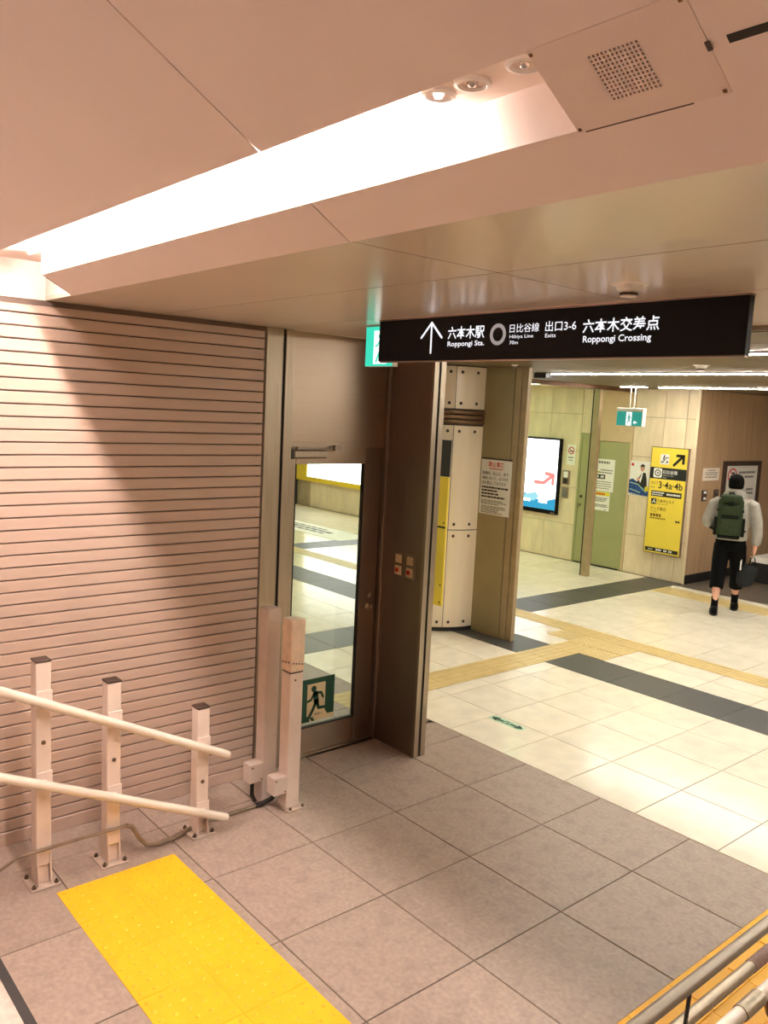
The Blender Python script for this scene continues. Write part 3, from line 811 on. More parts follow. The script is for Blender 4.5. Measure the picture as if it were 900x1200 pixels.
# ================================================================== LIGHT SLOT FITTINGS
ts = thing('slot_light', 'long glowing tube standing in for lamps recessed in the sloping ceiling slot', 'light', (0.8, -1.285, 2.95))  # continuous tube stands in for the slot's row of small recessed lamps
for k in range(4):
    xa = -0.56+0.66*k
    part('tube', MB().tube([(xa, -1.284, 2.952), (xa+0.635, -1.284, 2.952)], 0.006, 10), 'tube', ts, smooth=True)
    if k < 3: part('glowing_holder', MB().box(xa+0.635, xa+0.66, -1.294, -1.274, 2.945, ZT), 'tube', ts)  # holders share the tube's glow, though no lamps themselves
ts2 = thing('slot_light', 'unseen tube lights of an assumed next slot, added to light the stair', 'light', (2, -3.42, zs(-3.4)+0.08))  # unseen lamps added so the treads bounce light onto the slope
for k in range(4):
    xa = -0.40+1.4*k
    part('tube', MB().tube([(xa, -3.337, zs(-3.4)+0.07), (xa+1.3, -3.337, zs(-3.4)+0.07)], 0.0085, 10), 'tube2', ts2, smooth=True)
for k, (x, y) in enumerate(((2.125, -1.338), (2.215, -1.335), (2.345, -1.335))):
    t = thing('downlight', ['small recessed round lamp nearest the glowing end of the slot', 'middle of the three small round lamps at slot end', 'small recessed round lamp beside the perforated panel'][k], 'light', (x, y, ZT), 'small round lamps at the slot end')
    part('rim', MB().lathe((x, y, ZT), [(0.036, 0.0), (0.036, -0.007), (0.028, -0.009), (0.025, -0.003)], 24), 'white_plastic', t, smooth=True)
    part('cup', MB().lathe((x, y, ZT), [(0.026, -0.003), (0.018, -0.0005), (0.0001, -0.0005)], 24), 'lamp_cup', t, smooth=True)
    part('bulb', MB().lathe((x, y, ZT-0.001), [(0.0001, -0.010), (0.008, -0.008), (0.011, -0.003), (0.011, 0.0)], 16), 'bulb_dim' if k == 0 else 'chrome', t, smooth=True)

# perforated access panel at the end of the slot
sn = Vector((0, -math.sin(math.radians(30)), -math.cos(math.radians(30))))      # slope normal, into the room
sy = Vector((0, math.cos(math.radians(30)), -math.sin(math.radians(30))))       # down-slope direction
O = Vector(((XP0+XP1)/2, (Y1+Y2)/2, zs((Y1+Y2)/2)))
ap = thing('access_panel', 'square access panel with perforated speaker grille in the sloping ceiling', 'panel', O)
def SLB(u0, u1, v0, v1, w0, w1):
    vs = []
    for ww in (w0, w1):
        for (u, v) in ((u0, v0), (u1, v0), (u1, v1), (u0, v1)): vs.append(O+Vector((1, 0, 0))*u+sy*v+sn*ww)
    return vs, [(0,1,2,3),(7,6,5,4),(0,4,5,1),(1,5,6,2),(2,6,7,3),(3,7,4,0)]
hw = (XP1-XP0)/2+0.0025; hv = (Y1-Y2)/2/math.cos(math.radians(30))+0.0025
G = 0.048
part('plate', MB().add(*SLB(-hw, hw, -hv, -G, -0.01, 0.0012)).add(*SLB(-hw, hw, G, hv, -0.01, 0.0012)).add(*SLB(-hw, -G, -G, G, -0.01, 0.0012)).add(*SLB(G, hw, -G, G, -0.01, 0.0012)), 'panel_perf', ap)
part('cavity', MB().add(*SLB(-G, G, -G, G, -0.012, -0.008)), 'dark', ap)
gm = MB(); N = 12
for i in range(N+1):
    q = -G+2*G*i/N
    gm.add(*SLB(q-0.0019, q+0.0019, -G, G, -0.006, 0.0012)); gm.add(*SLB(-G, G, q-0.0015, q+0.0015, -0.006, 0.0012))
part('grille', gm, 'panel_perf', ap, kind='stuff')
for u in (-1, 1):
    for v in (-1, 1):
        part('screw', MB().add(*SLB(u*(hw-0.008)-0.003, u*(hw-0.008)+0.003, v*(hv-0.008)-0.003, v*(hv-0.008)+0.003, 0.003, 0.0045)), 'brown_metal', ap)
part('latch', MB().add(*SLB(hw-0.003, hw+0.004, -0.008, 0.008, 0.003, 0.0055)), 'cap_brown', ap)
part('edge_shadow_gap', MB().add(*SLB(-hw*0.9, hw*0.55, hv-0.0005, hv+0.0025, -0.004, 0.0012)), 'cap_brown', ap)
# black linear slit beside the panel
def slit(x0, x1):
    mb = MB(); vs, fs = SLB(x0-O.x, x1-O.x, -0.006, 0.008, -0.004, 0.0015); return mb.add(vs, fs)
solo('ceiling_slit', slit(2.722, 3.9), 'dark', 'black slit in the sloping ceiling right of the access panel', 'vent', (2.72, O.y, O.z))

# detector on the glossy ceiling
def detector(label, x, y, z, s=1.0):
    t = thing('smoke_detector', label, 'detector', (x, y, z))
    part('plate', MB().lathe((x, y, z), [(0.0001, -0.004*s), (0.062*s, -0.004*s), (0.07*s, 0)], 24), 'white_plastic', t, smooth=True)
    part('body', MB().lathe((x, y, z), [(0.048*s, -0.004*s), (0.044*s, -0.02*s), (0.030*s, -0.028*s), (0.030*s, -0.045*s), (0.0001, -0.046*s)], 24), 'white_plastic', t, smooth=True)
    part('vent_ring', MB().lathe((x, y, z), [(0.031*s, -0.030*s), (0.033*s, -0.031*s), (0.033*s, -0.040*s), (0.031*s, -0.041*s)], 24), 'cap_brown', t)
detector('cream ceiling detector with dark vent above the black sign', 1.765, -0.10, ZC, 0.9)
detector('small pale detector on the olive concourse ceiling below the sign', -0.234, 3.97, ZK, 1.0)
detector('small disc sprinkler at top of the wide olive column', -2.02, 3.70, ZK, 0.6)

# ================================================================== BLACK STATION SIGN
SYN = 0.25
bs = thing('station_sign', 'long black hanging sign with white station lettering and arrow', 'sign', (1.03, SYN, 2.575))
part('housing', MB().bbox(0.062, 2.004, SYN, SYN+0.035, 2.578, 2.779, 0.002), 'sign_black', bs)
part('top_rail', MB().box(0.062, 2.004, SYN-0.003, SYN+0.038, 2.779, ZC), 'sign_edge', bs)
part('bottom_edge', MB().box(0.064, 2.002, SYN+0.008, SYN+0.03, 2.572, 2.578), 'sign_edge', bs)
p = Print((0, SYN, 0), (1, 0, 0), (0, 0, 1), bs)
ar = Print.stroke([(0.453, 2.614), (0.452, 2.752)], 0.011)+Print.stroke([(0.383, 2.686), (0.452, 2.755), (0.524, 2.684)], 0.011)
p.polys('arrow', ar, 'sign_white')
p.text('lettering', '六本木駅', 0.565, 0.797, 2.673, 2.731, 'sign_white', 1, 0.014)
p.text('lettering', 'Roppongi Sta.', 0.566, 0.799, 2.634, 2.664, 'sign_white', 1, 0.012)
p.ring('line_ring', 0.878, 2.686, 0.030, 0.047, 'ring_grey')
p.text('lettering', '日比谷線', 0.945, 1.107, 2.690, 2.727, 'sign_white', 1)
p.text('lettering', 'Hibiya Line', 0.947, 1.078, 2.662, 2.681, 'sign_white', 1)
p.text('lettering', '70m', 0.948, 0.996, 2.641, 2.656, 'sign_white', 1)
p.text('lettering', '出口3-6', 1.140, 1.297, 2.688, 2.730, 'sign_white', 1, 0.004)
p.text('lettering', 'Exits', 1.142, 1.196, 2.664, 2.680, 'sign_white', 1)
p.text('lettering', '六本木交差点', 1.329, 1.671, 2.675, 2.729, 'sign_white', 1, 0.014)
p.text('lettering', 'Roppongi Crossing', 1.334, 1.641, 2.630, 2.664, 'sign_white', 1, 0.012)

# green lit exit sign half hidden behind it
es = thing('exit_sign', 'small lit green exit sign half hidden behind the black sign', 'sign', (-0.12, 0.4, 2.565))
part('housing', MB().bbox(-0.232, 0.002, 0.402, 0.44, 2.563, 2.778, 0.003), 'white_plastic', es)
p = Print((-0.23, 0.40, 2.565), (1, 0, 0), (0, 0, 1), es)
p.rect('lit_face', 0, 0.23, 0, 0.212, 'exit_green', 0)
p.polys('doorway', [[(0.070, 0.012), (0.070, 0.19), (0.185, 0.19), (0.185, 0.012)]], 'exit_white', 1)
mn = [Print.circ(0.122, 0.160, 0.014)]+Print.stroke([(0.128, 0.138), (0.132, 0.098)], 0.026)+Print.stroke([(0.128, 0.14), (0.16, 0.134), (0.17, 0.115)], 0.011)+Print.stroke([(0.122, 0.138), (0.104, 0.112), (0.088, 0.108)], 0.011)+Print.stroke([(0.13, 0.094), (0.112, 0.06), (0.096, 0.026)], 0.014)+Print.stroke([(0.136, 0.094), (0.146, 0.066), (0.176, 0.064)], 0.014)
p.polys('running_man', mn, 'exit_green', 2)

# ================================================================== CONCOURSE LIGHTS
def bar_light(label, x0, x1, y, mat='bar', wd=0.045, dz=0.006):
    t = thing('ceiling_light', label, 'light', ((x0+x1)/2, y, ZK), 'linear concourse lights')
    part('housing', MB().box(x0, x1, y-wd/2-0.012, y+wd/2+0.012, ZK-0.012, ZK+0.002), 'brown_metal', t)
    part('diffuser', MB().bbox(x0+.01, x1-.01, y-wd/2, y+wd/2, ZK-0.012-dz, ZK-0.012, 0.006), mat, t)
    return t
bar_light('nearest linear ceiling light, mostly hidden behind the black sign', -1.06, 7.0, 2.86)
t = bar_light('long white linear ceiling light crossing behind the black sign', -2.55, 7.0, 4.93)
part('end_box', MB().bbox(-2.74, -2.57, 4.86, 5.0, ZK-0.06, ZK, 0.004), 'dark', t)
part('end_lamp', MB().disc((-2.79, 4.90, ZK-0.035), (0.7, -0.7, 0), 0.02, 0.02, 12), 'white_plastic', t)
bar_light('far linear ceiling light above the side passage entrance', -3.02, 6.0, 7.86)
bar_light('short bright ceiling light from which the small exit sign hangs', -3.58, -3.14, 7.78)
bar_light('ceiling light of the left concourse, first row', -12.0, -3.6, 2.4, 'bar_left')
bar_light('ceiling light of the left concourse, second row', -12.0, -7.4, 6.3, 'bar_left')
bar_light('greenish fluorescent light of the corridor by the grey door', -7.2, -4.3, 6.9, 'greenlamp', 0.16, 0.02)

# hanging exit sign in the concourse
t = thing('exit_sign', 'teal lit exit sign hanging on two rods by the yellow sign', 'sign', (-3.37, 7.75, 2.26))
part('housing', MB().bbox(-3.585, -3.157, 7.752, 7.84, 2.258, 2.512, 0.006), 'white_plastic', t)
p = Print((-3.575, 7.75, 2.262), (1, 0, 0), (0, 0, 1), t)
p.rect('lit_face', 0.0, 0.41, 0.0, 0.20, 'exit_teal', 0)
p.rect('pictogram_field', 0.155, 0.245, 0.005, 0.195, 'exit_white', 1)
p.polys('running_man', [Print.circ(0.20, 0.155, 0.013)]+Print.stroke([(0.203, 0.13), (0.203, 0.09)], 0.025)+Print.stroke([(0.203, 0.09), (0.18, 0.035)], 0.014)+Print.stroke([(0.203, 0.09), (0.225, 0.055)], 0.014)+Print.stroke([(0.19, 0.13), (0.17, 0.10)], 0.01)+Print.stroke([(0.215, 0.13), (0.235, 0.11)], 0.01), 'exit_teal', 2)
p.polys('arrow', Print.stroke([(0.33, 0.05), (0.28, 0.05)], 0.014)+Print.stroke([(0.30, 0.068), (0.28, 0.05), (0.30, 0.032)], 0.012), 'exit_white', 1)
for xx in (-3.40, -3.33): part('rod', MB().tube([(xx, 7.79, 2.51), (xx, 7.79, ZK-0.02)], 0.008, 8), 'rail_white', t, smooth=True)

# ================================================================== COLUMNS
CX, CY, CR = -3.30, 4.0, 0.65
rc = thing('round_column', 'round column clad in cream bolted panels with brown band', 'column', (CX, CY, 0))
part('core', MB().lathe((CX, CY, 0), [(CR-0.02, 0), (CR-0.02, ZK)], 48), 'cap_brown', rc, smooth=True)
angs = [-200+44*k for k in range(9)]
for (z0, z1) in ((0.04, 1.094), (1.10, 2.20), (2.37, 2.81)):
    for a0 in (-212.5, -167.5, -122.5, -77.5, -32.5, 12.5, 57.5, 102.5):
        aa = math.radians(a0+0.25); ab = math.radians(a0+44.75)
        mb = MB().lathe((CX, CY, 0), [(CR-0.015, z0), (CR, z0+0.004), (CR, z1-0.004), (CR-0.015, z1)], 10, aa, ab)
        o = part('cladding_panel', mb, 'col_cream', rc, smooth=True)
        bm_ = MB()
        for ang in (a0+5.5, a0+21.5, a0+39.5):
            for zz in ((z0+0.06, z1-0.06)):
                c = (CX+CR*math.cos(math.radians(ang)), CY+CR*math.sin(math.radians(ang)), zz)
                bm_.disc(c, (math.cos(math.radians(ang)), math.sin(math.radians(ang)), 0), 0.017, 0.005, 10, 0.013)
        part('bolt', bm_, 'cap_brown', o)
for k in range(3):
    z0 = 2.215+0.05*k
    part('band', MB().lathe((CX, CY, z0), [(CR-0.01, 0), (CR+0.014, 0.006), (CR+0.018, 0.024), (CR+0.014, 0.041), (CR-0.01, 0.046)], 48), 'col_band', rc, smooth=True)
part('base_ring', MB().lathe((CX, CY, 0), [(CR+0.004, 0), (CR+0.004, 0.04), (CR-0.02, 0.045)], 48), 'dark', rc, smooth=True)
# yellow direction board standing against the round column
yb = thing('direction_board', 'narrow yellow board with black top seen edge-on left of the round column', 'sign', (-3.1, 3.37, 0.36))
part('board', MB().bbox(-3.60, -2.49, 3.355, 3.378, 0.36, 1.685, 0.003), 'yellow_sign', yb)
part('board_head', MB().bbox(-3.60, -2.49, 3.355, 3.378, 1.688, 2.055, 0.003), 'navy', yb)
part('seam', MB().box(-3.60, -2.491, 3.353, 3.3545, 1.165, 1.182), 'ink', yb)
for zz in (1.22, 0.40, 0.58): part('screw', MB().disc((-2.52, 3.354, zz), (0, -1, 0), 0.009, 0.004, 8), 'ink', yb)
for xx in (-3.45, -3.15): part('standoff', MB().tube([(xx, 3.376, 1.4), (xx, 3.40, 1.4)], 0.012, 8), 'steel', yb)
# wide olive steel column with shutter guide
wc = thing('steel_column', 'wide olive steel column carrying the white prohibition notice', 'column', (-2.37, 4.1, 0))
part('main_panel', MB().bbox(-2.655, -2.256, 3.985, 4.05, 0, ZK-0.004, 0.003), 'col_olive', wc)
part('guide_strip', MB().bbox(-2.246, -2.165, 3.990, 4.05, 0, ZK-0.004, 0.003), 'col_strip', wc)
part('guide_groove', MB().box(-2.27, -2.10, 4.02, 4.045, 0, ZK-0.01), 'dark', wc)
part('guide_strip', MB().bbox(-2.155, -2.085, 3.993, 4.05, 0, ZK-0.004, 0.003), 'col_strip', wc)
# thin post
tp = thing('thin_post', 'thin bronze post standing before the grey green doors', 'post', (-3.91, 7.77, 0))
part('front_strip', MB().bbox(-3.965, -3.86, 7.72, 7.80, 0, ZK-0.056, 0.003), 'col_strip', tp)
part('side_strip', MB().bbox(-4.0, -3.967, 7.74, 7.80, 0, ZK-0.056, 0.002), 'dark', tp)

# notice on the wide column
nt_ = thing('notice', 'white prohibition notice with red heading on the wide column', 'notice', (-2.42, 3.984, 1.58))
part('sheet', MB().box(-2.632, -2.212, 3.980, 3.9845, 1.285, 1.862), 'paper', nt_)
part('top_strip', MB().box(-2.632, -2.212, 3.976, 3.9845, 1.862, 1.878), 'cap_brown', nt_)
p = Print((-2.632, 3.9795, 1.285), (1, 0, 0), (0, 0, 1), nt_)
p.text('heading', '禁止事項', 0.10, 0.32, 0.50, 0.556, 'ink_red', 1, 0.02)
p.lines('subheading', [(0.12, 0.30, 0.477, 0.012)], 'ink_red', 1, 2, (0.02, 0.03))
p.text('lettering', '駅構内、出入口、地下', 0.022, 0.385, 0.415, 0.452, 'ink', 1, 0.01)
p.text('lettering', '通路において、以下の行', 0.022, 0.385, 0.366, 0.400, 'ink', 1, 0.01)
p.text('lettering', '為を禁止しております', 0.022, 0.36, 0.315, 0.350, 'ink', 1, 0.01)
p.lines('small_print', [(0.022, 0.39, 0.275, 0.018), (0.022, 0.24, 0.242, 0.018), (0.022, 0.26, 0.209, 0.018), (0.022, 0.35, 0.176, 0.018)], 'ink', 1, 3, (0.014, 0.05))
p.lines('latin_print', [(0.022, 0.33, 0.142, 0.009), (0.022, 0.38, 0.124, 0.009), (0.022, 0.28, 0.106, 0.009), (0.03, 0.36, 0.08, 0.009), (0.03, 0.37, 0.063, 0.009), (0.03, 0.28, 0.046, 0.009), (0.03, 0.27, 0.030, 0.009), (0.03, 0.33, 0.014, 0.009)], 'ink_grey', 1, 5, (0.014, 0.05))

# ================================================================== BACK WALL: SCREEN, DOORS, SIGNS
scn = thing('display_screen', 'large lit wall screen with white picture and red arrow', 'screen', (-5.6, YB, 0.76))
part('bezel', MB().bbox(-6.05, -5.145, YB-0.07, YB-0.002, 0.72, 1.985, 0.006), 'sign_black', scn)
p = Print((-6.02, YB-0.0705, 0.79), (1, 0, 0), (0, 0, 1), scn)
p.rect('picture', 0.0, 0.845, 0.0, 1.165, 'screen_white', 0)
p.polys('blue_foot', [[(0, 0), (0.845, 0), (0.845, 0.20), (0.6, 0.13), (0.45, 0.16), (0.2, 0.24), (0, 0.19)]], 'screen_blue', 1)
p.polys('cyan_shape', [[(0, 0.17), (0.22, 0.22), (0.42, 0.27), (0.50, 0.20), (0.40, 0.12), (0.15, 0.12), (0, 0.10)]], 'screen_cyan', 2)
p.polys('red_arrow', Print.stroke([(0.40, 0.44), (0.58, 0.44), (0.75, 0.57)], 0.062)+Print.stroke([(0.62, 0.60), (0.77, 0.585), (0.77, 0.44)], 0.062), 'screen_red', 1)
p.rect('caption', 0.1, 0.32, 0.10, 0.15, 'screen_white', 3); p.rect('caption', 0.50, 0.68, 0.10, 0.16, 'screen_white', 3)
part('maker_plate', MB().box(-5.26, -5.17, YB-0.0715, YB-0.07, 0.735, 0.75), 'steel', scn)
# no smoking notice and call panels beside it
t = thing('notice', 'small no smoking notice right of the lit screen', 'notice', (-4.97, YB, 1.72))
part('sheet', MB().box(-5.05, -4.89, YB-0.006, YB, 1.57, 1.90), 'paper', t)
p = Print((-5.05, YB-0.0065, 1.57), (1, 0, 0), (0, 0, 1), t)
p.ring('red_circle', 0.08, 0.235, 0.046, 0.062, 'ink_red', 2)
p.polys('red_bar', Print.stroke([(0.04, 0.275), (0.12, 0.195)], 0.013), 'ink_red', 2)
p.polys('cigarette', Print.stroke([(0.048, 0.225), (0.115, 0.225)], 0.016), 'ink', 1)
p.lines('small_print', [(0.03, 0.13, 0.11, 0.02), (0.04, 0.12, 0.07, 0.014)], 'ink_grey', 1, 7, (0.01, 0.03))
t = thing('intercom', 'steel intercom with two dark units on wall beside grey door', 'intercom', (-5.0, YB, 1.3))
part('upper_unit', MB().bbox(-5.095, -4.965, YB-0.03, YB, 1.245, 1.475, 0.004), 'steel', t)
part('screen', MB().box(-5.075, -4.985, YB-0.032, YB-0.03, 1.36, 1.455), 'print_white', t)
part('key_field', MB().box(-5.075, -4.985, YB-0.032, YB-0.03, 1.26, 1.34), 'ink', t)
part('lower_unit', MB().bbox(-5.09, -4.97, YB-0.025, YB, 1.02, 1.19, 0.004), 'steel', t)
part('lower_plate', MB().box(-5.07, -4.99, YB-0.027, YB-0.025, 1.04, 1.17), 'ink_grey', t)
d2 = tag(thing('door_2', 'grey green steel door with round lock left of thin post', None, (-4.62, YB, 0)), kind='structure')
part('door_frame', MB().box(-4.81, -4.775, YB-0.012, YB+0.03, 0, 2.09).box(-4.475, -4.44, YB-0.012, YB+0.03, 0, 2.09).box(-4.775, -4.475, YB-0.012, YB+0.03, 2.055, 2.09), 'door_green', d2)
lf = part('door_leaf', MB().bbox(-4.772, -4.478, YB+0.001, YB+0.0115, 0.015, 2.052, 0.002), 'door_green', d2)
part('lock', MB().disc((-4.715, YB+0.004, 1.08), (0, -1, 0), 0.026, 0.012, 14), 'cap_brown', lf)
part('door_knob', MB().lathe((0, 0, 0), [(0.0001, 0)], 3).tube([(-4.715, YB+0.004, 0.945), (-4.715, YB-0.03, 0.945), (-4.715, YB-0.045, 0.945), (-4.715, YB-0.06, 0.945)], [0.012, 0.014, 0.03, 0.022], 14), 'steel', lf, smooth=True)
part('gap', MB().box(-4.775, -4.475, YB-0.006, YB+0.02, 0, 0.013), 'dark', d2)
d3 = tag(thing('door_3', 'plain grey green steel door carrying two notices', None, (-4.16, YB, 0)), kind='structure')
part('door_leaf', MB().bbox(-4.435, -3.925, YB+0.002, YB+0.0115, 0.02, 1.99, 0.002), 'door_green', d3)
part('door_frame', MB().box(-3.925, -3.885, YB-0.002, YB+0.03, 0, 1.99), 'door_green', d3)
part('reveal', MB().box(-3.885, -3.845, YB+0.001, YB+0.0115, 0, 2.0), 'soffit', d3)
part('soffit_panel', MB().bbox(-4.435, -3.845, YB-0.01, YB+0.03, 2.0, ZK, 0.003), 'soffit', d3)
part('gap', MB().box(-4.435, -3.925, YB+0.004, YB+0.0115, 0, 0.02), 'dark', d3)
t = thing('notice', 'upper white notice with black time box on grey green door', 'notice', (-4.29, YB+0.012, 1.5))
part('sheet', MB().box(-4.50, -4.125, YB-0.002, YB+0.0018, 1.205, 1.715), 'paper', t)
p = Print((-4.50, YB-0.0025, 1.205), (1, 0, 0), (0, 0, 1), t)
p.lines('heading', [(0.03, 0.28, 0.44, 0.035)], 'ink_grey', 1, 11, (0.03, 0.04))
p.rect('yellow_line', 0.02, 0.11, 0.285, 0.315, 'yellow_print', 1)
p.lines('small_print', [(0.12, 0.35, 0.33, 0.016), (0.06, 0.34, 0.29, 0.016), (0.02, 0.34, 0.145, 0.012), (0.02, 0.33, 0.11, 0.012), (0.02, 0.34, 0.075, 0.012), (0.02, 0.30, 0.04, 0.012)], 'ink_grey', 2, 12, (0.02, 0.05))
p.rect('time_box', 0.0, 0.215, 0.195, 0.265, 'ink', 1); p.lines('time_digits', [(0.045, 0.09, 0.212, 0.036), (0.13, 0.195, 0.212, 0.036)], 'print_white', 2, 14, (0.018, 0.026))
t = thing('notice', 'lower white notice with yellow heading band on grey green door', 'notice', (-4.32, YB+0.012, 1.05))
part('sheet', MB().box(-4.52, -4.175, YB-0.001, YB+0.0018, 0.90, 1.195), 'paper', t)
p = Print((-4.52, YB-0.0015, 0.90), (1, 0, 0), (0, 0, 1), t)
p.rect('yellow_band', 0.0, 0.34, 0.235, 0.292, 'yellow_print', 1); p.lines('heading', [(0.04, 0.26, 0.248, 0.03)], 'ink_red', 2, 15, (0.03, 0.05))
p.lines('small_print', [(0.03, 0.31, 0.19, 0.014), (0.03, 0.30, 0.165, 0.014), (0.03, 0.26, 0.14, 0.014), (0.03, 0.31, 0.08, 0.016), (0.02, 0.32, 0.055, 0.016), (0.26, 0.30, 0.01, 0.012)], 'ink_grey', 1, 16, (0.02, 0.05))
# poster with a person in a dark suit
t = thing('poster', 'poster of a suited person above blue shapes on stone wall', 'poster', (-3.67, YB, 1.48))
part('sheet', MB().box(-3.845, -3.487, YB-0.005, YB, 1.20, 1.735), 'paper', t)
p = Print((-3.845, YB-0.0055, 1.20), (1, 0, 0), (0, 0, 1), t)
p.polys('blue_field', [[(0, 0.04), (0.358, 0.01), (0.358, 0.10), (0.18, 0.20), (0.06, 0.26), (0, 0.24)]], 'blue_print', 1)
p.polys('suit', [[(0.13, 0.19), (0.155, 0.27), (0.19, 0.33), (0.215, 0.37), (0.275, 0.36), (0.30, 0.26), (0.31, 0.13), (0.20, 0.16)]], 'ink', 2)
p.polys('shirt', [[(0.175, 0.25), (0.215, 0.37), (0.232, 0.375), (0.21, 0.25), (0.19, 0.20)]], 'print_white', 3)
p.polys('hands', [Print.circ(0.155, 0.26, 0.028)], 'skin', 3)
p.polys('face', [Print.circ(0.215, 0.425, 0.034, 18, 0.046)], 'skin', 3)
p.polys('hair', [[(0.178, 0.43), (0.18, 0.47), (0.215, 0.495), (0.25, 0.475), (0.252, 0.425), (0.242, 0.45), (0.20, 0.455)]], 'ink', 4)
p.polys('yellow_disc', [Print.circ(0.315, 0.125, 0.04)], 'yellow_print', 4)
p.polys('badge', [Print.circ(0.04, 0.475, 0.024)], 'ink_red', 2)
p.polys('light_streaks', Print.stroke([(0.02, 0.20), (0.16, 0.18), (0.30, 0.07)], 0.012)+Print.stroke([(0.02, 0.10), (0.2, 0.06)], 0.012), 'green_pale', 3)
p.lines('small_print', [(0.02, 0.33, 0.012, 0.012)], 'ink_grey', 1, 17, (0.02, 0.05))

# yellow exit direction sign
ys_ = thing('direction_sign', 'tall yellow exit direction sign with black arrow on stone wall', 'sign', (-3.17, YB, 0.4))
part('frame', MB().bbox(-3.482, -2.876, YB-0.045, YB-0.002, 0.385, 1.972, 0.003), 'sign_edge', ys_)
p = Print((-3.47, YB-0.0455, 0.395), (1, 0, 0), (0, 0, 1), ys_)
p.rect('face', 0, 0.582, 0, 1.567, 'yellow_sign', 0)
p.polys('icon_field', [Print.rrect(0.145, 0.292, 1.325, 1.475, 0.02)], 'print_white', 1)
esc = Print.stroke([(0.158, 1.352), (0.19, 1.352), (0.242, 1.425), (0.275, 1.425)], 0.012)+Print.stroke([(0.20, 1.40), (0.212, 1.452)], 0.02)+[Print.circ(0.262, 1.362, 0.014)]+Print.stroke([(0.165, 1.37), (0.195, 1.37)], 0.006)
p.polys('escalator_pictogram', esc, 'ink', 2)
p.polys('arrow', Print.stroke([(0.375, 1.325), (0.51, 1.462)], 0.04)+[[(0.40, 1.445), (0.40, 1.485), (0.54, 1.485), (0.54, 1.345), (0.50, 1.345), (0.50, 1.445)]], 'ink', 1)
p.rect('line_band', 0, 0.582, 1.106, 1.274, 'navy', 1)
p.polys('line_icon', [Print.rrect(0.055, 0.195, 1.122, 1.262, 0.02)], 'print_white', 2)
p.ring('line_ring', 0.125, 1.192, 0.034, 0.052, 'ink_grey', 3); p.polys('ring_dot', [Print.circ(0.125, 1.192, 0.016)], 'ink_grey', 3)
p.text('lettering', '日比谷線', 0.212, 0.442, 1.185, 1.243, 'print_white', 2, 0.012)
p.text('lettering', 'Hibiya Line', 0.212, 0.38, 1.150, 1.172, 'print_white', 2)
p.text('lettering', '70m', 0.212, 0.27, 1.122, 1.140, 'print_white', 2)
p.text('lettering', '出口', 0.03, 0.135, 1.02, 1.068, 'ink_brown', 1); p.text('lettering', 'Exits', 0.03, 0.10, 0.965, 0.998, 'ink_brown', 1)
p.text('exit_numbers', '3·4a·4b', 0.155, 0.545, 0.965, 1.07, 'ink', 1, 0.012)
p.rect('notice_strip', 0.045, 0.54, 0.845, 0.925, 'ink', 1); p.lines('strip_print', [(0.06, 0.26, 0.89, 0.02), (0.06, 0.24, 0.86, 0.015), (0.30, 0.52, 0.872, 0.028)], 'print_white', 2, 21, (0.015, 0.04))
p.rect('place_icon', 0.055, 0.14, 0.725, 0.81, 'ink', 1); p.polys('place_icon_mark', Print.stroke([(0.075, 0.745), (0.10, 0.775), (0.125, 0.745)], 0.014)+[Print.circ(0.105, 0.79, 0.011)], 'print_white', 2)
p.text('lettering', '六本木ヒルズ', 0.152, 0.435, 0.755, 0.808, 'ink_brown', 1, 0.01); p.text('lettering', 'Roppongi Hills', 0.152, 0.33, 0.722, 0.745, 'ink_brown', 1)
p.text('lettering', 'テレビ朝日', 0.055, 0.305, 0.635, 0.688, 'ink_brown', 1, 0.01); p.text('lettering', 'TV Asahi', 0.055, 0.16, 0.608, 0.628, 'ink_brown', 1)
p.lines('lettering', [(0.06, 0.24, 0.54, 0.045)], 'ink_brown', 1, 25, (0.03, 0.04)); p.lines('small_print', [(0.055, 0.31, 0.508, 0.018)], 'ink_brown', 1, 22, (0.02, 0.05))
p.lines('small_print', [(0.48, 0.55, 0.488, 0.028)], 'ink', 1, 23, (0.02, 0.03))
p.rect('hours_strip', 0.02, 0.562, 0.02, 0.075, 'ink', 1); p.lines('hours_print', [(0.07, 0.15, 0.04, 0.012), (0.20, 0.29, 0.034, 0.028), (0.33, 0.38, 0.034, 0.028), (0.41, 0.47, 0.034, 0.028)], 'print_white', 2, 24, (0.018, 0.03))
# stained corner strip of the wall
part('corner_trim', MB().box(-2.835, -2.795, YB-0.004, YB+0.0115, 0, 2.82), 'stone', wb)

# veneer wall fittings
t = thing('notice', 'small cream paper notice left of the framed sign on veneer wall', 'notice', (-2.80, 9.11, 1.61))
part('sheet', MB().box(-2.80, -2.795, 8.875, 9.35, 1.515, 1.70), 'paper_pink', t)
p = Print((-2.7945, 8.875, 1.515), (0, 1, 0), (0, 0, 1), t)
p.lines('small_print', [(0.12, 0.36, 0.145, 0.012), (0.06, 0.42, 0.11, 0.012), (0.08, 0.40, 0.08, 0.012), (0.07, 0.42, 0.045, 0.014)], 'ink_grey', 1, 31, (0.03, 0.08))
for k, (y0, lab) in enumerate(((8.90, 'left of two small steel switch boxes on veneer wall'), (9.24, 'right of two small steel switch boxes on veneer wall'))):
    t = thing('switch_box', lab, 'switch', (-2.80, y0+0.06, 1.3), 'switch boxes on the veneer wall')
    part('plate', MB().bbox(-2.80, -2.785, y0-0.005, y0+0.125, 1.215, 1.375, 0.002), 'cap_brown', t)
    part('switch', MB().bbox(-2.786, -2.78, y0+0.03, y0+0.10, 1.325, 1.36, 0.002), 'print_white' if k == 0 else 'ink_grey', t)
    part('switch', MB().bbox(-2.786, -2.78, y0+0.03, y0+0.10, 1.235, 1.27, 0.002), 'print_white' if k == 0 else 'steel', t)
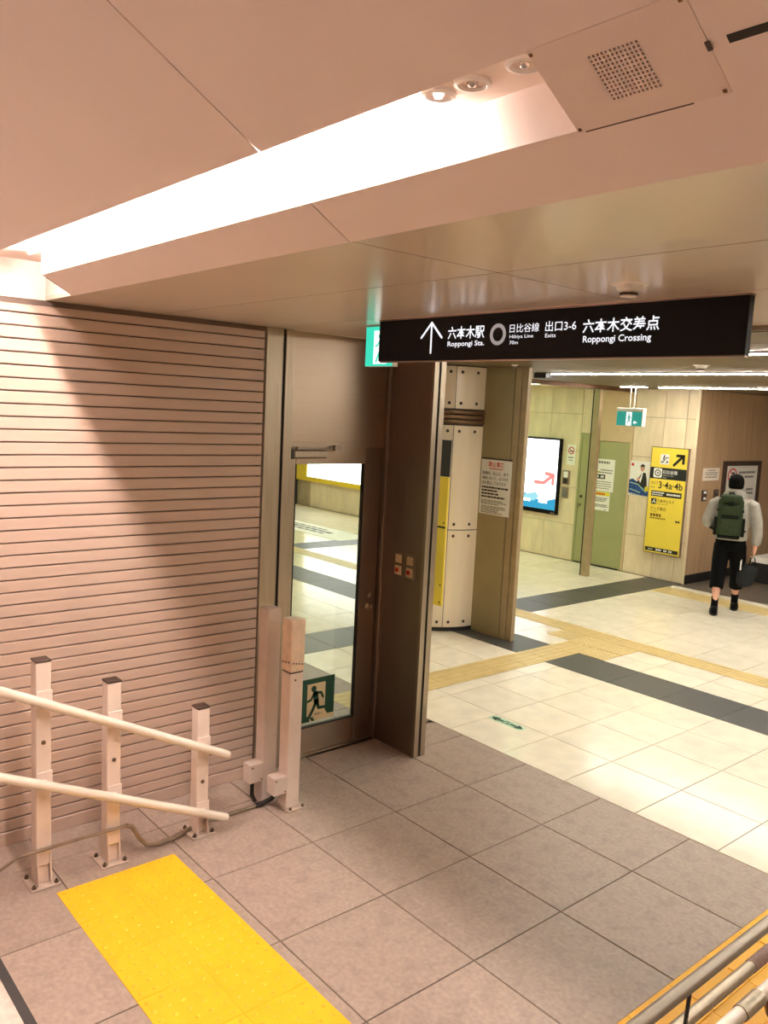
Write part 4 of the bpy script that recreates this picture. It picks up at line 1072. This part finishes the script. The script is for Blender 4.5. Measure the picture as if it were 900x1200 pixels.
fs_ = thing('framed_sign', 'large dark framed white sign behind the walking person', 'sign', (-2.80, 10.03, 1.35))
part('frame', MB().box(-2.80, -2.77, 9.44, 9.53, 0.85, 1.80).box(-2.80, -2.77, 10.53, 10.62, 0.85, 1.80).box(-2.80, -2.77, 9.53, 10.53, 1.73, 1.80).box(-2.80, -2.77, 9.53, 10.53, 0.85, 0.92), 'cap_brown', fs_)
part('sheet', MB().box(-2.80, -2.785, 9.53, 10.53, 0.92, 1.73), 'paper', fs_)
p = Print((-2.7845, 9.53, 0.92), (0, 1, 0), (0, 0, 1), fs_)
p.ring('red_circle', 0.20, 0.665, 0.085, 0.108, 'ink_red', 2, 28, 1.35); p.polys('red_bar', Print.stroke([(0.11, 0.74), (0.29, 0.59)], 0.022), 'ink_red', 2)
p.polys('figure', Print.stroke([(0.16, 0.64), (0.24, 0.64)], 0.05)+Print.stroke([(0.20, 0.70), (0.26, 0.69)], 0.03), 'ink', 1)
p.lines('lettering', [(0.40, 0.93, 0.69, 0.03), (0.60, 0.88, 0.62, 0.03), (0.68, 0.90, 0.42, 0.035), (0.68, 0.90, 0.36, 0.035), (0.68, 0.86, 0.24, 0.02), (0.68, 0.88, 0.19, 0.02), (0.68, 0.90, 0.06, 0.02)], 'ink_grey', 1, 33, (0.03, 0.07))
# black low box with white top at the right edge
bb = thing('crate', 'low black box with white sheet on top at right frame edge', 'box', (-1.9, 10.3, 0))
part('body', MB().bbox(-2.40, -1.50, 9.85, 10.5, 0.0, 0.30, 0.006), 'dark', bb)
part('sheet', MB().bbox(-2.42, -1.48, 9.84, 10.5, 0.302, 0.385, 0.004), 'paper', bb)
p = Print((-2.40, 9.849, 0), (1, 0, 0), (0, 0, 1), bb)
p.lines('print', [(0.28, 0.50, 0.12, 0.045)], 'ink_grey', 1, 41, (0.05, 0.09))

# far left: light box advert seen through the door glass
ad = thing('light_box', 'glowing white advert box with yellow frame seen through the door', 'advert', (-11.6, YB, 0.6))
part('frame', MB().box(-12.70, -12.28, YB-0.10, YB-0.004, 0.60, 2.3).box(-12.28, -9.6, YB-0.10, YB-0.004, 0.60, 0.70).box(-12.28, -9.6, YB-0.10, YB-0.004, 2.2, 2.3).box(-9.7, -9.6, YB-0.10, YB-0.004, 0.7, 2.2), 'yellow_frame', ad)
part('lit_face', MB().box(-12.28, -9.7, YB-0.085, YB-0.004, 0.70, 2.2), 'ad_white', ad)
# floor stickers
t = thing('floor_sticker', 'small green two-way arrow sticker on the cream floor', 'sticker', (-0.57, 2.23, 0))
p = Print((-0.735, 2.185, 0.0008), (1, 0, 0), (0, 1, 0), t)
p.polys('sheet', [Print.rrect(0, 0.325, 0.0, 0.085, 0.015)], 'green_pale', 0)
p.polys('arrow', Print.stroke([(0.025, 0.043), (0.115, 0.043)], 0.024)+Print.stroke([(0.065, 0.07), (0.022, 0.043), (0.065, 0.016)], 0.018), 'green_print', 1)
p.polys('arrow', Print.stroke([(0.21, 0.043), (0.30, 0.043)], 0.024)+Print.stroke([(0.26, 0.07), (0.303, 0.043), (0.26, 0.016)], 0.018), 'green_print', 1)
p.polys('mark', Print.stroke([(0.135, 0.02), (0.135, 0.066), (0.165, 0.066), (0.165, 0.02)], 0.009)+Print.stroke([(0.18, 0.018), (0.195, 0.068)], 0.009), 'green_print', 1)
t = thing('floor_sticker', 'white floor sticker with dark lettering far beyond the door', 'sticker', (-9.3, 6.6, 0))
p = Print((-10.6, 6.25, 0.001), (1, 0, 0), (0, 1, 0), t)
p.rect('sheet', 0, 2.6, 0, 0.75, 'paper', 0)
p.lines('lettering', [(0.1, 1.9, 0.34, 0.10), (0.15, 1.8, 0.20, 0.08), (0.12, 1.5, 0.50, 0.08)], 'ink', 1, 51, (0.10, 0.22))

# ================================================================== CENTRE HANDRAILS (right foreground)
cr = thing('handrail', 'steel double handrail crossing the lower right corner over yellow tiles', 'handrail', (2.41, -0.3, 0))
def rail(name, x, z, r, mat, y0=-1.5, y1=1.6, parent=None):
    return part(name, MB().tube([(x, -3.2, z+1.7*0.577), (x, y0-0.06, z+0.03), (x, y0+0.06, z), (x, y1, z)], r, 24), mat, parent, smooth=True)
RZ = 0.84
rail('rail', 2.410, RZ, 0.0190, 'steel_dark', parent=cr)  # darker steel tone stands in for dark surroundings mirrored in this rail
rail('rail', 2.360, 0.655, 0.0190, 'steel', parent=cr)
part('braille_plate', MB().tube([(2.360, -0.02, 0.655), (2.360, 0.45, 0.655)], 0.0205, 24), 'braille', cr, smooth=True, label='pinkish brown braille plate')
part('bracket', MB().tube([(2.410, -0.50, RZ-0.01), (2.405, -0.50, 0.70), (2.385, -0.50, 0.625), (2.362, -0.50, 0.640)], 0.006, 8), 'dark', cr, smooth=True)
for y in (1.1,):
    po = part('post', MB().tube([(2.45, y, 0), (2.45, y, 0.80)], 0.024, 16), 'steel', cr, smooth=True)
    part('base_flange', MB().disc((2.45, y, 0), (0, 0, 1), 0.06, 0.01, 20), 'steel', po)
    part('arm', MB().tube([(2.45, y, 0.79), (2.41, y, RZ)], 0.008, 8).tube([(2.45, y, 0.60), (2.36, y, 0.655)], 0.008, 8), 'steel', po, smooth=True)
cr2 = thing('handrail', 'bright steel rail end with collar at the very corner, lower right', 'handrail', (2.55, -0.3, 0))
rail('rail', 2.548, RZ, 0.0185, 'rail_white', parent=cr2)
part('collar', MB().tube([(2.548, -0.50, RZ), (2.548, -0.40, RZ)], 0.0215, 24), 'steel', cr2, smooth=True)
part('bracket', MB().tube([(2.548, -0.36, RZ-0.01), (2.555, -0.34, RZ-0.07), (2.60, -0.30, RZ-0.16)], 0.009, 10), 'brown_metal', cr2, smooth=True)
po = part('post', MB().tube([(2.62, 1.1, 0), (2.62, 1.1, 0.78), (2.55, 1.1, RZ)], 0.022, 16), 'steel', cr2, smooth=True)

# ================================================================== THE WALKING PERSON
PO = Vector((-1.58, 7.47, 0)); PF = Vector((-0.447, 0.894, 0)).normalized(); PR = Vector((PF.y, -PF.x, 0))
def W(r, f, z): return PO+PR*r+PF*f+Vector((0, 0, z))
def loft(rows, seg=16, ref=None):
    """rows of ((r, f, z), half width, half depth): elliptical limb sections in the person's frame"""
    mb = MB(); n = len(rows); vs = []; pts = [W(*q[0]) for q in rows]
    for i, (c, a, b) in enumerate(rows):
        t = (pts[min(i+1, n-1)]-pts[max(i-1, 0)]).normalized()
        A = (PR if ref is None else ref); A = (A-t*A.dot(t)).normalized(); B = t.cross(A)
        vs += [pts[i]+A*a*math.cos(2*PI*k/seg)+B*b*math.sin(2*PI*k/seg) for k in range(seg)]
    fs = [(i*seg+k, i*seg+(k+1) % seg, (i+1)*seg+(k+1) % seg, (i+1)*seg+k) for i in range(n-1) for k in range(seg)]
    fs += [tuple(range(seg))[::-1], tuple(range((n-1)*seg, n*seg))]
    return mb.add(vs, fs)
def fuse(name, mbs, mat, parent, voxel=0.012, smooth=4, label=None):
    """weld overlapping limb sections into one continuous skin"""
    bm = bmesh.new()
    me = bpy.data.meshes.new(name)
    for q in mbs:
        t = MB(); t.v = q.v; t.f = q.f
        m2 = bpy.data.meshes.new('t'); m2.from_pydata([tuple(v) for v in t.v], [], t.f); bm.from_mesh(m2); bpy.data.meshes.remove(m2)
    bmesh.ops.recalc_face_normals(bm, faces=bm.faces[:]); bm.to_mesh(me); bm.free()
    o = bpy.data.objects.new(name, me); COL.objects.link(o)
    a = o.modifiers.new('r', 'REMESH'); a.mode = 'VOXEL'; a.voxel_size = voxel
    if smooth:
        s = o.modifiers.new('s', 'SMOOTH'); s.iterations = smooth; s.factor = 0.5
    dg = bpy.context.evaluated_depsgraph_get(); dg.update()
    m3 = bpy.data.meshes.new_from_object(o.evaluated_get(dg))
    mb = MB(); mb.add([v.co.copy() for v in m3.vertices], [tuple(p.vertices) for p in m3.polygons])
    bpy.data.objects.remove(o); bpy.data.meshes.remove(me); bpy.data.meshes.remove(m3)
    r = part(name, mb, mat, parent, smooth=False, label=label)
    for q in r.data.polygons: q.use_smooth = True
    return r
def rbox(r0, r1, f0, f1, z0, z1, b, seg=3):
    bm = bmesh.new(); bmesh.ops.create_cube(bm, size=1.0)
    for v in bm.verts: v.co = Vector((r0+(v.co.x+.5)*(r1-r0), f0+(v.co.y+.5)*(f1-f0), z0+(v.co.z+.5)*(z1-z0)))
    bmesh.ops.bevel(bm, geom=bm.edges[:], offset=b, segments=seg, affect='EDGES', profile=0.6); bm.verts.index_update()
    mb = MB().add([W(*v.co) for v in bm.verts], [[v.index for v in f.verts] for f in bm.faces]); bm.free(); return mb

pe = thing('person', 'person in grey hooded sweatshirt and cropped black trousers walking away', 'person', PO)
# limbs and head under the clothes, one continuous skin
def hand(wr, pa, side, curl):
    """palm, four bent fingers of different length and a thumb; wr wrist, pa palm centre (r, f, z)"""
    out = [loft([(wr, 0.026, 0.026), (tuple((Vector(wr)+Vector(pa))/2), 0.026, 0.034), (pa, 0.022, 0.042), (tuple(Vector(pa)+(Vector(pa)-Vector(wr))*0.35), 0.018, 0.040)], 12)]
    d = (Vector(pa)-Vector(wr)).normalized()
    k0 = Vector(pa)+d*0.03
    for i, ln in enumerate((0.062, 0.070, 0.066, 0.052)):
        off = Vector((0, 0.030-0.020*i, 0)) if abs(d.z) > 0.7 else Vector((0, 0, 0.030-0.020*i))
        inward = Vector((-side, 0, 0)) if abs(d.z) > 0.7 else Vector((side*0.3, 0.2, -0.8))
        a = k0+off; b = a+d*ln*0.45+inward*0.006; c = b+(d*(1-curl)+inward*curl).normalized()*ln*0.35; e = c+(d*(0.3-curl)+inward).normalized()*ln*0.3
        out.append(loft([(tuple(a-d*0.02), 0.0095, 0.0095), (tuple(a), 0.0095, 0.0095), (tuple(b), 0.009, 0.009), (tuple(c), 0.0085, 0.0085), (tuple(e), 0.007, 0.007)], 8))
    tb = Vector(pa)-d*0.02+(Vector((0, 0.036, 0)) if abs(d.z) > 0.7 else Vector((0, 0, 0.036)))
    t2 = tb+d*0.025+Vector((-side*0.016, 0.018, 0)); t3 = t2+d*0.026+Vector((-side*0.016, 0.0, 0))
    out.append(loft([(tuple(tb), 0.013, 0.013), (tuple(t2), 0.0105, 0.0105), (tuple(t3), 0.008, 0.008)], 8))
    return out
wrR, paR = (0.285, -0.045, 0.875), (0.282, -0.035, 0.805)
wrL, paL = (-0.185, 0.21, 1.10), (-0.135, 0.265, 1.13)
body = [loft([((0, 0, 0.86), 0.14, 0.10), ((0, 0, 0.95), 0.155, 0.11), ((0, 0.01, 1.10), 0.135, 0.10), ((0, 0.0, 1.28), 0.16, 0.115), ((0, 0.0, 1.40), 0.165, 0.10), ((0, 0.0, 1.45), 0.09, 0.07), ((0, 0.01, 1.50), 0.055, 0.058), ((0, 0.02, 1.56), 0.055, 0.06)]),
        loft([((0, 0.025, 1.50), 0.05, 0.055), ((0, 0.035, 1.535), 0.062, 0.078), ((0, 0.03, 1.58), 0.074, 0.094), ((0, 0.02, 1.63), 0.078, 0.098), ((0, 0.015, 1.68), 0.068, 0.086), ((0, 0.015, 1.705), 0.04, 0.052), ((0, 0.015, 1.712), 0.012, 0.015)]),
        loft([((0, 0.118, 1.615), 0.008, 0.006), ((0, 0.130, 1.585), 0.012, 0.012), ((0, 0.122, 1.572), 0.015, 0.008)], 10),
        loft([((-0.075, 0.015, 1.615), 0.010, 0.020), ((-0.083, 0.01, 1.60), 0.009, 0.020), ((-0.078, 0.015, 1.57), 0.007, 0.010)], 10),
        loft([((0.075, 0.015, 1.615), 0.010, 0.020), ((0.083, 0.01, 1.60), 0.009, 0.020), ((0.078, 0.015, 1.57), 0.007, 0.010)], 10),
        loft([((-0.085, 0, 0.90), 0.085, 0.095), ((-0.095, -0.01, 0.72), 0.075, 0.085), ((-0.105, -0.03, 0.50), 0.052, 0.058), ((-0.11, -0.115, 0.36), 0.053, 0.060), ((-0.112, -0.20, 0.16), 0.034, 0.038), ((-0.113, -0.235, 0.08), 0.033, 0.042)]),
        loft([((0.085, 0, 0.90), 0.085, 0.095), ((0.10, 0.06, 0.72), 0.075, 0.085), ((0.11, 0.125, 0.50), 0.052, 0.058), ((0.112, 0.165, 0.34), 0.053, 0.060), ((0.113, 0.205, 0.16), 0.034, 0.038), ((0.114, 0.215, 0.08), 0.033, 0.042)]),
        loft([((0.14, 0, 1.39), 0.06, 0.06), ((0.20, -0.005, 1.37), 0.055, 0.055), ((0.255, -0.04, 1.13), 0.042, 0.045), (wrR, 0.027, 0.027)]),
        loft([((-0.14, 0, 1.39), 0.06, 0.06), ((-0.20, -0.005, 1.37), 0.055, 0.055), ((-0.275, 0.0, 1.12), 0.042, 0.045)]),
        loft([((-0.275, -0.01, 1.12), 0.042, 0.042), (wrL, 0.027, 0.027)])]
body += hand(wrR, paR, 1, 0.75)+hand(wrL, paL, -1, 0.5)
bd = fuse('body', body, 'skin', pe, 0.0075, 3)
fm = MB()
for s in (-1, 1): fm.add([v for v in loft([((s*0.030, 0.106, 1.626), 0.012, 0.006), ((s*0.030, 0.108, 1.618), 0.012, 0.006)], 8).v], loft([((0, 0, 0), 1, 1), ((0, 0, 1), 1, 1)], 8).f)
part('eyes', fm, 'ink', bd); part('mouth', loft([((-0.022, 0.112, 1.552), 0.004, 0.004), ((0, 0.117, 1.551), 0.006, 0.006), ((0.022, 0.112, 1.552), 0.004, 0.004)], 8, Vector((0, 0, 1))), 'ink_red', bd)
# knit cap
fuse('knit_cap', [loft([((0, -0.005, 1.565), 0.084, 0.104), ((0, -0.005, 1.62), 0.092, 0.114), ((0, 0.0, 1.67), 0.091, 0.112), ((0, 0.0, 1.71), 0.075, 0.095), ((0, -0.005, 1.735), 0.045, 0.058), ((0, -0.005, 1.742), 0.015, 0.02)])], 'hair', pe, 0.010, 3)
# sweatshirt with lowered hood
hood = [loft([((0, -0.01, 0.925), 0.185, 0.135), ((0, -0.01, 0.96), 0.20, 0.15), ((0, 0, 1.10), 0.20, 0.155), ((0, 0, 1.26), 0.21, 0.155), ((0, 0, 1.37), 0.205, 0.13), ((0, 0.0, 1.44), 0.15, 0.10), ((0, 0.005, 1.49), 0.085, 0.085)]),
        loft([((0.15, 0, 1.385), 0.085, 0.085), ((0.215, -0.005, 1.355), 0.085, 0.09), ((0.275, -0.035, 1.16), 0.074, 0.080), ((0.292, -0.045, 1.02), 0.066, 0.07), ((0.290, -0.045, 0.91), 0.056, 0.056), ((0.288, -0.045, 0.885), 0.042, 0.042)]),
        loft([((-0.15, 0, 1.385), 0.085, 0.085), ((-0.215, -0.005, 1.355), 0.085, 0.09), ((-0.285, -0.01, 1.15), 0.076, 0.08), ((-0.285, 0.03, 1.095), 0.066, 0.066)]),
        loft([((-0.29, -0.03, 1.115), 0.06, 0.062), ((-0.245, 0.10, 1.105), 0.058, 0.058), ((-0.195, 0.195, 1.10), 0.042, 0.042)])]
ho = fuse('sweatshirt', hood, 'hoodie', pe, 0.011, 4)
hd = []
for k in range(10):
    a = PI*(0.95+1.10*k/9); 
    hd.append(((0.105*math.cos(a), -0.005+0.115*math.sin(a)*1.0, 1.475+0.045*abs(math.sin(a))), 0.045, 0.035))
fuse('hood', [loft(hd, 12, Vector((0, 0, 1))), loft([((0, -0.125, 1.40), 0.09, 0.03), ((0, -0.12, 1.46), 0.11, 0.045), ((0, -0.10, 1.53), 0.085, 0.045)])], 'hoodie', ho, 0.011, 4)
# trousers, socks, shoes
tr = [loft([((0, -0.005, 0.985), 0.165, 0.125), ((0, -0.005, 0.90), 0.18, 0.14), ((0, -0.005, 0.80), 0.165, 0.13)]),
      loft([((-0.085, -0.005, 0.86), 0.105, 0.13), ((-0.10, -0.015, 0.68), 0.098, 0.115), ((-0.107, -0.04, 0.50), 0.088, 0.098), ((-0.113, -0.135, 0.315), 0.082, 0.088)]),
      loft([((0.085, 0.0, 0.86), 0.105, 0.13), ((0.102, 0.06, 0.68), 0.098, 0.115), ((0.112, 0.12, 0.50), 0.088, 0.098), ((0.115, 0.175, 0.295), 0.082, 0.088)])]
fuse('trousers', tr, 'trouser', pe, 0.011, 3)
for s, (ax, ay, hx) in ((-1, (-0.113, -0.235, -0.16)), (1, (0.114, 0.215, 0.19))):
    part('sock', loft([((ax, hx-0.005, 0.215), 0.043, 0.047), ((ax, (hx+ay)/2, 0.15), 0.041, 0.045), ((ax, ay, 0.07), 0.042, 0.052)]), 'trouser', pe, smooth=True)
    sh_ = fuse('shoe', [loft([((ax, ay-0.085, 0.045), 0.028, 0.040), ((ax, ay-0.06, 0.058), 0.043, 0.056), ((ax, ay, 0.058), 0.046, 0.057), ((ax+s*0.006, ay+0.09, 0.045), 0.050, 0.042), ((ax+s*0.010, ay+0.16, 0.036), 0.045, 0.032), ((ax+s*0.010, ay+0.195, 0.030), 0.025, 0.022)], 16)], 'shoe', pe, 0.008, 2)
    part('sole', loft([((ax, ay-0.09, 0.011), 0.03, 0.010), ((ax, ay-0.06, 0.011), 0.046, 0.010), ((ax+s*0.006, ay+0.09, 0.011), 0.053, 0.010), ((ax+s*0.01, ay+0.17, 0.011), 0.047, 0.010), ((ax+s*0.01, ay+0.20, 0.012), 0.02, 0.009)], 12), 'dark', sh_)
# backpack
bk = thing('backpack', 'olive green backpack worn on the walking person\'s back', 'backpack', W(-0.035, -0.22, 1.0))
C0 = -0.035
bpk = part('main_bag', rbox(C0-0.145, C0+0.145, -0.30, -0.145, 0.985, 1.46, 0.055), 'pack', bk, smooth=True)
part('lid', rbox(C0-0.125, C0+0.125, -0.315, -0.135, 1.385, 1.50, 0.045), 'pack', bk, smooth=True)
part('upper_pocket', rbox(C0-0.10, C0+0.10, -0.345, -0.28, 1.25, 1.385, 0.028), 'pack', bk, smooth=True)
part('lower_pocket', rbox(C0-0.115, C0+0.115, -0.345, -0.28, 1.01, 1.235, 0.030), 'pack', bk, smooth=True)
part('pocket_flap', rbox(C0-0.102, C0+0.102, -0.352, -0.30, 1.215, 1.262, 0.014), 'pack_dark', bk, smooth=True)
part('buckle', rbox(C0-0.03, C0+0.03, -0.352, -0.31, 1.37, 1.42, 0.008), 'pack_dark', bk)
part('haul_loop', MB().tube([W(C0-0.03, -0.17, 1.49), W(C0-0.02, -0.19, 1.525), W(C0+0.02, -0.19, 1.525), W(C0+0.03, -0.17, 1.49)], 0.008, 8), 'pack_dark', bk, smooth=True)
for s in (-1, 1):
    part('side_pocket', rbox(C0+s*0.155-0.022, C0+s*0.155+0.022, -0.27, -0.16, 0.995, 1.22, 0.018), 'pack_dark', bk, smooth=True)
    part('side_strap', rbox(C0+s*0.142-0.012, C0+s*0.142+0.012, -0.305, -0.15, 1.30, 1.32, 0.004), 'pack_dark', bk)
    part('shoulder_strap', MB().tube([W(C0+s*0.07, -0.14, 1.43), W(C0+s*0.11, -0.06, 1.475), W(C0+s*0.13, 0.06, 1.435), W(C0+s*0.14, 0.155, 1.30), W(C0+s*0.17, 0.12, 1.12), W(C0+s*0.215, -0.02, 1.06), W(C0+s*0.14, -0.16, 1.04)], 0.018, 8), 'pack_dark', bk, smooth=True)
part('bottom_panel', rbox(C0-0.13, C0+0.13, -0.31, -0.15, 0.965, 1.02, 0.025), 'pack_dark', bk, smooth=True)
# grey bag in the right hand
gb = thing('hand_bag', 'dark grey soft bag hanging from the person\'s right hand', 'bag', W(0.20, 0.04, 0.36))
fuse('bag_body', [loft([((0.205, 0.03, 0.345), 0.06, 0.045), ((0.20, 0.03, 0.38), 0.095, 0.06), ((0.215, 0.02, 0.48), 0.115, 0.055), ((0.25, 0.0, 0.57), 0.105, 0.045), ((0.265, -0.01, 0.625), 0.085, 0.03)])], 'bag_grey', gb, 0.010, 3)
part('handle', MB().tube([W(0.225, -0.02, 0.61), W(0.25, -0.035, 0.70), W(0.276, -0.035, 0.768), W(0.300, -0.03, 0.70), W(0.315, -0.01, 0.61)], 0.007, 8), 'pack_dark', gb, smooth=True)
part('white_strap', rbox(0.135, 0.152, -0.05, -0.045, 0.56, 0.70, 0.002, 1), 'print_white', gb)
